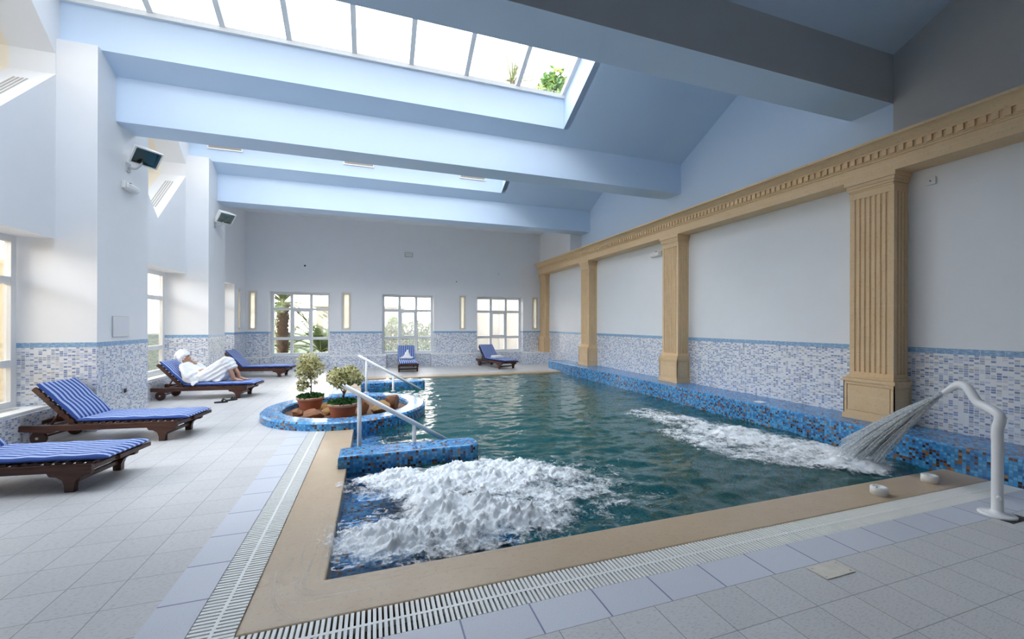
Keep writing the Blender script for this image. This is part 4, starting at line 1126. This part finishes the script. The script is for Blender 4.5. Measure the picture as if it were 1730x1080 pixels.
# ---------------------------------------------------------------- the garden outside
m = MB(); m.box(-60, 60, 16.3, 90, -.5, -.25); 
struct(m.build('ground', M['lawn']), 'garden ground outside the windows', 'ground')
m = MB(); m.box(-40, -4.85, -12, 16.3, -.5, -.25); struct(m.build('terrace', M['paving']), 'paved terrace outside the left windows', 'terrace')
m = MB(); m.box(-8.8, -8.5, -6, 16, -.3, 3.0); m.box(-8.85, -8.45, -6, 16, 3.0, 3.12); struct(m.build('garden_wall', M['cream']), 'cream rendered wall outside the left windows', 'wall')
def frond(mb, sh, base, az, el, L, droop, shade):
    d = V((math.cos(az) * math.cos(el), math.sin(az) * math.cos(el), math.sin(el))); p = base.copy(); n_ = 16; pts = [p.copy()]
    for i in range(n_):
        d = (d + V((0, 0, -droop / n_))).normalized(); p = p + d * (L / n_); pts.append(p.copy())
    c0 = len(mb.v); mb.tube(pts, [lerp(.03, .006, i / n_) for i in range(n_ + 1)], 4); sh += [.75] * (len(mb.v) - c0)
    for i in range(2, n_ + 1):
        t = (pts[i] - pts[i - 1]).normalized(); s = t.cross(V((0, 0, 1))).normalized(); u = s.cross(t)
        for k in range(3):
            q = pts[i - 1].lerp(pts[i], k / 3); ll = L * .20 * math.sin(PI * min(1, (i + k / 3) / (n_ + 1.5))) + .05
            for sg in (-1, 1):
                e = q + (s * sg * .75 + t * .62 + u * .25) * ll + V((0, 0, -.12 * ll)); w_ = t * .016
                mb.add([q - w_, q + w_, e], [(0, 1, 2)]); sh += [min(1, max(0, shade + random.uniform(-.25, .25)))] * 3
def palm(x, y, h, r, nf, L, lab, el0=-.3, el1=1.35):
    root = empty('palm_tree', (x, y, -.25)); tr = MB(); rs_ = random.Random(int(x * 10 + 100))
    prof = [(r * (1.05 - .1 * math.sin(k * .7)), h * k / 14) for k in range(15)]; tr.lathe([(r * .75, z_) for _, z_ in prof], 14)
    nrow = int(h / .085)
    for i in range(nrow):                                     # old leaf bases
        for k in range(11):
            a = 2 * PI * (k + .5 * (i % 2)) / 11 + rs_.uniform(-.1, .1); z_ = i * .085 + rs_.uniform(-.02, .02); g = 1 + .35 * (z_ / h)
            o_ = V((math.cos(a), math.sin(a), 0)); tn = V((-math.sin(a), math.cos(a), 0)); b0 = o_ * r * .7 * g + V((0, 0, z_))
            tp = o_ * r * (1.10 + rs_.uniform(0, .25)) * g + V((0, 0, z_ + .15))
            tr.add([b0 - tn * .055 * g, b0 + tn * .055 * g, tp + tn * .02, tp - tn * .02, b0 + V((0, 0, .06))], [(0, 1, 2, 3), (0, 3, 4), (1, 2, 4)])
    tr.build('trunk', M['palm'], root)
    f = MB(); sh = []
    for k in range(nf):
        el = lerp(el0, el1, rs_.random() ** .8); frond(f, sh, V((0, 0, h + .05)), rs_.uniform(0, 2 * PI), el, L * rs_.uniform(.8, 1.1), rs_.uniform(.7, 1.3), .35 + .4 * rs_.random())
    o = f.build('fronds', M['frond'], root); a = o.data.attributes.new('shade', 'FLOAT', 'POINT'); a.data.foreach_set('value', sh)
    return tag(root, lab, 'palm tree', 'palms outside the left end window')
palm(-3.92, 21.0, 2.75, .20, 46, 2.7, 'palm with a thick scaly trunk outside the palm window', -.55)
palm(-2.55, 23.0, .35, .16, 34, 2.1, 'low bushy palm right of the thick trunk, outside', .1)
palm(-1.75, 25.5, .5, .16, 30, 2.3, 'low palm half hidden behind the window edge, before the house', .1)
palm(-4.6, 24.5, .4, .16, 26, 2.2, 'low palm behind the thick trunk, at the left of the window', .1)
palm(8.75, 26.0, 17.9, .20, 34, 2.9, 'tall palm behind the hall, its crown just showing through the skylight', -.9)
root = empty('garden_tree', (9.78, 21.3, -.25)); m = MB(); m.tube(smooth_path([(0, 0, 0), (.1, 0, 5), (-.1, .1, 10), (0, 0, 14.2)]), [.22 - .008 * k for k in range(19)], 10); m.build('trunk', M['bark'], root)
def tree_leaf():
    d = rnd_dir(); c_ = V((.15, 0, 14.55)) + V((d.x * 1.45, d.y * 1.4, d.z * 1.25)) * random.random() ** .4 * (1 + .4 * nz(d.x * 3, d.y * 3, d.z * 3)); return c_, rnd_dir(), random.random()
leafy('crown', M['hedge'], 2600, tree_leaf, root, (.20, .11)); tag(root, 'tall green tree behind the hall, seen through the skylight', 'tree')
def hedge(x0, x1, y, h, n, lab, seed):
    root = empty('hedge', ((x0 + x1) / 2, y, -.25)); rs_ = random.Random(seed); w2 = (x1 - x0) / 2
    st = MB()
    for k in range(14):
        bx_ = -w2 + 2 * w2 * (k + .5) / 14; st.tube(smooth_path([(bx_, 0, 0), (bx_ + rs_.uniform(-.1, .1), rs_.uniform(-.1, .1), h * .4), (bx_ + rs_.uniform(-.2, .2), rs_.uniform(-.2, .2), h * .85)], 3), .02, 5)
    st.build('stems', M['bark'], root)
    def leaf():
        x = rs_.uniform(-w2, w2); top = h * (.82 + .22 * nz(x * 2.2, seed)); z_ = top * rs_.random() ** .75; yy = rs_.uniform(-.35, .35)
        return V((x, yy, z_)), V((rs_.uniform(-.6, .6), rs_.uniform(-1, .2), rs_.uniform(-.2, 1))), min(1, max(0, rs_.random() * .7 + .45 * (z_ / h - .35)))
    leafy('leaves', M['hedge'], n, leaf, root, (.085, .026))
    return tag(root, lab, 'hedge')
hedge(-.2, 3.3, 19.0, 2.35, 5200, 'tall leafy green hedge outside the middle end window', 3)
root = empty('house', (-2.2, 34, -.25)); m = MB(); m.box(-1.9, 4.5, 0, 6, 0, 3.1); m.build('wall', M['house'], root)
m = MB(); m.box(-2.1, 4.7, -.2, 6.2, 3.1, 3.25); m.build('roof', M['house'], root)
for x in (-1.4, 0.2, 1.8):
    m = MB(); m.box(x, x + .5, -.04, .02, 1.15, 2.3); f_ = m.build('window', M['pvc'], root)
    m = MB(); m.box(x + .05, x + .225, -.05, -.03, 1.2, 2.25); m.box(x + .275, x + .45, -.05, -.03, 1.2, 2.25); m.build('pane', M['lampgrey'], f_)
tag(root, 'pale rendered house beyond the palms', 'house')
m = MB(); m.box(4.0, 9.5, 20.5, 20.8, -.3, 4.2); m.box(3.95, 9.55, 20.45, 20.85, 4.2, 4.3)
for x in (4.6, 6.2, 7.8): m.box(x, x + .35, 20.42, 20.5, -.3, 4.2)
struct(m.build('courtyard_wall', M['house']), 'pale wall with shallow piers outside the right end window', 'wall')




# ---------------------------------------------------------------- world, camera
wd = bpy.data.worlds.new('World'); scene.world = wd; wd.use_nodes = True
nt = wd.node_tree; nt.nodes.clear()
out = nt.nodes.new('ShaderNodeOutputWorld'); bg = nt.nodes.new('ShaderNodeBackground')
tc = nt.nodes.new('ShaderNodeTexCoord'); sp = nt.nodes.new('ShaderNodeSeparateXYZ'); rp = nt.nodes.new('ShaderNodeValToRGB')
nt.links.new(tc.outputs['Generated'], sp.inputs[0]); nt.links.new(sp.outputs[2], rp.inputs[0])
cr = rp.color_ramp; cr.elements[0].position = 0; cr.elements[0].color = (1.45, 1.36, 1.22, 1); cr.elements[1].position = .75; cr.elements[1].color = (.84, .92, 1.02, 1)
el = cr.elements.new(.30); el.color = (1.14, 1.1, 1.05, 1)
nt.links.new(rp.outputs[0], bg.inputs[0])
mm = nt.nodes.new('ShaderNodeMath'); mm.operation = 'MULTIPLY_ADD'; nt.links.new(sp.outputs[0], mm.inputs[0]); mm.inputs[1].default_value = -.85; mm.inputs[2].default_value = 1.0
mk = nt.nodes.new('ShaderNodeMath'); mk.operation = 'MULTIPLY'; nt.links.new(mm.outputs[0], mk.inputs[0]); mk.inputs[1].default_value = 8.0; nt.links.new(mk.outputs[0], bg.inputs[1])
nt.links.new(bg.outputs[0], out.inputs[0])
scene.view_settings.view_transform = 'Standard'; scene.view_settings.look = 'None'
scene.view_settings.exposure = 0.10; scene.view_settings.gamma = 1.0; scene.view_settings.use_curve_mapping = False
cy = scene.cycles
cy.max_bounces = 10; cy.diffuse_bounces = 7; cy.glossy_bounces = 5; cy.transmission_bounces = 6; cy.transparent_max_bounces = 48
cy.use_denoising = True; cy.caustics_reflective = False; cy.caustics_refractive = False
cy.sample_clamp_indirect = 8
def portal(loc, rot, sx, sy):
    L = bpy.data.lights.new('daylight_portal', 'AREA'); L.shape = 'RECTANGLE'; L.size = sx; L.size_y = sy
    L.cycles.is_portal = True
    o = bpy.data.objects.new('daylight_portal', L); COL.objects.link(o); o.location = loc; o.rotation_euler = rot
for y0, y1 in ((BY[1][1], BY[2][0]), (BY[2][1], BY[3][0])):
    portal((-.3, (y0 + y1) / 2, 7.35), (0, 0, 0), 8.2, 3.2)
portal((-4.9, 6.28, 1.6), (0, -PI / 2, 0), 2.5, 2.8); portal((-4.9, 10.5, 1.6), (0, -PI / 2, 0), 2.5, 2.9); 
for a, b in wins: portal(((a + b) / 2, FY + .5, 1.6), (-PI / 2, 0, 0), b - a, 2.3)
cam = bpy.data.cameras.new('camera'); cam.sensor_width = 36; cam.sensor_fit = 'HORIZONTAL'
cam.lens = 36 * 692.5 / 1730; cam.shift_y = 7.5 / 1730; cam.clip_start = .05; cam.clip_end = 300
co = bpy.data.objects.new('camera', cam); COL.objects.link(co)
yaw, roll = .3253, .003
fw = Vector((math.sin(yaw), math.cos(yaw), 0)); r0 = Vector((math.cos(yaw), -math.sin(yaw), 0)); u0 = Vector((0, 0, 1))
r_ = r0 * math.cos(roll) + u0 * math.sin(roll); u_ = -r0 * math.sin(roll) + u0 * math.cos(roll)
mw = Matrix((r_, u_, -fw)).transposed().to_4x4(); mw.translation = Vector((0, 0, 1.6)); co.matrix_world = mw
scene.camera = co
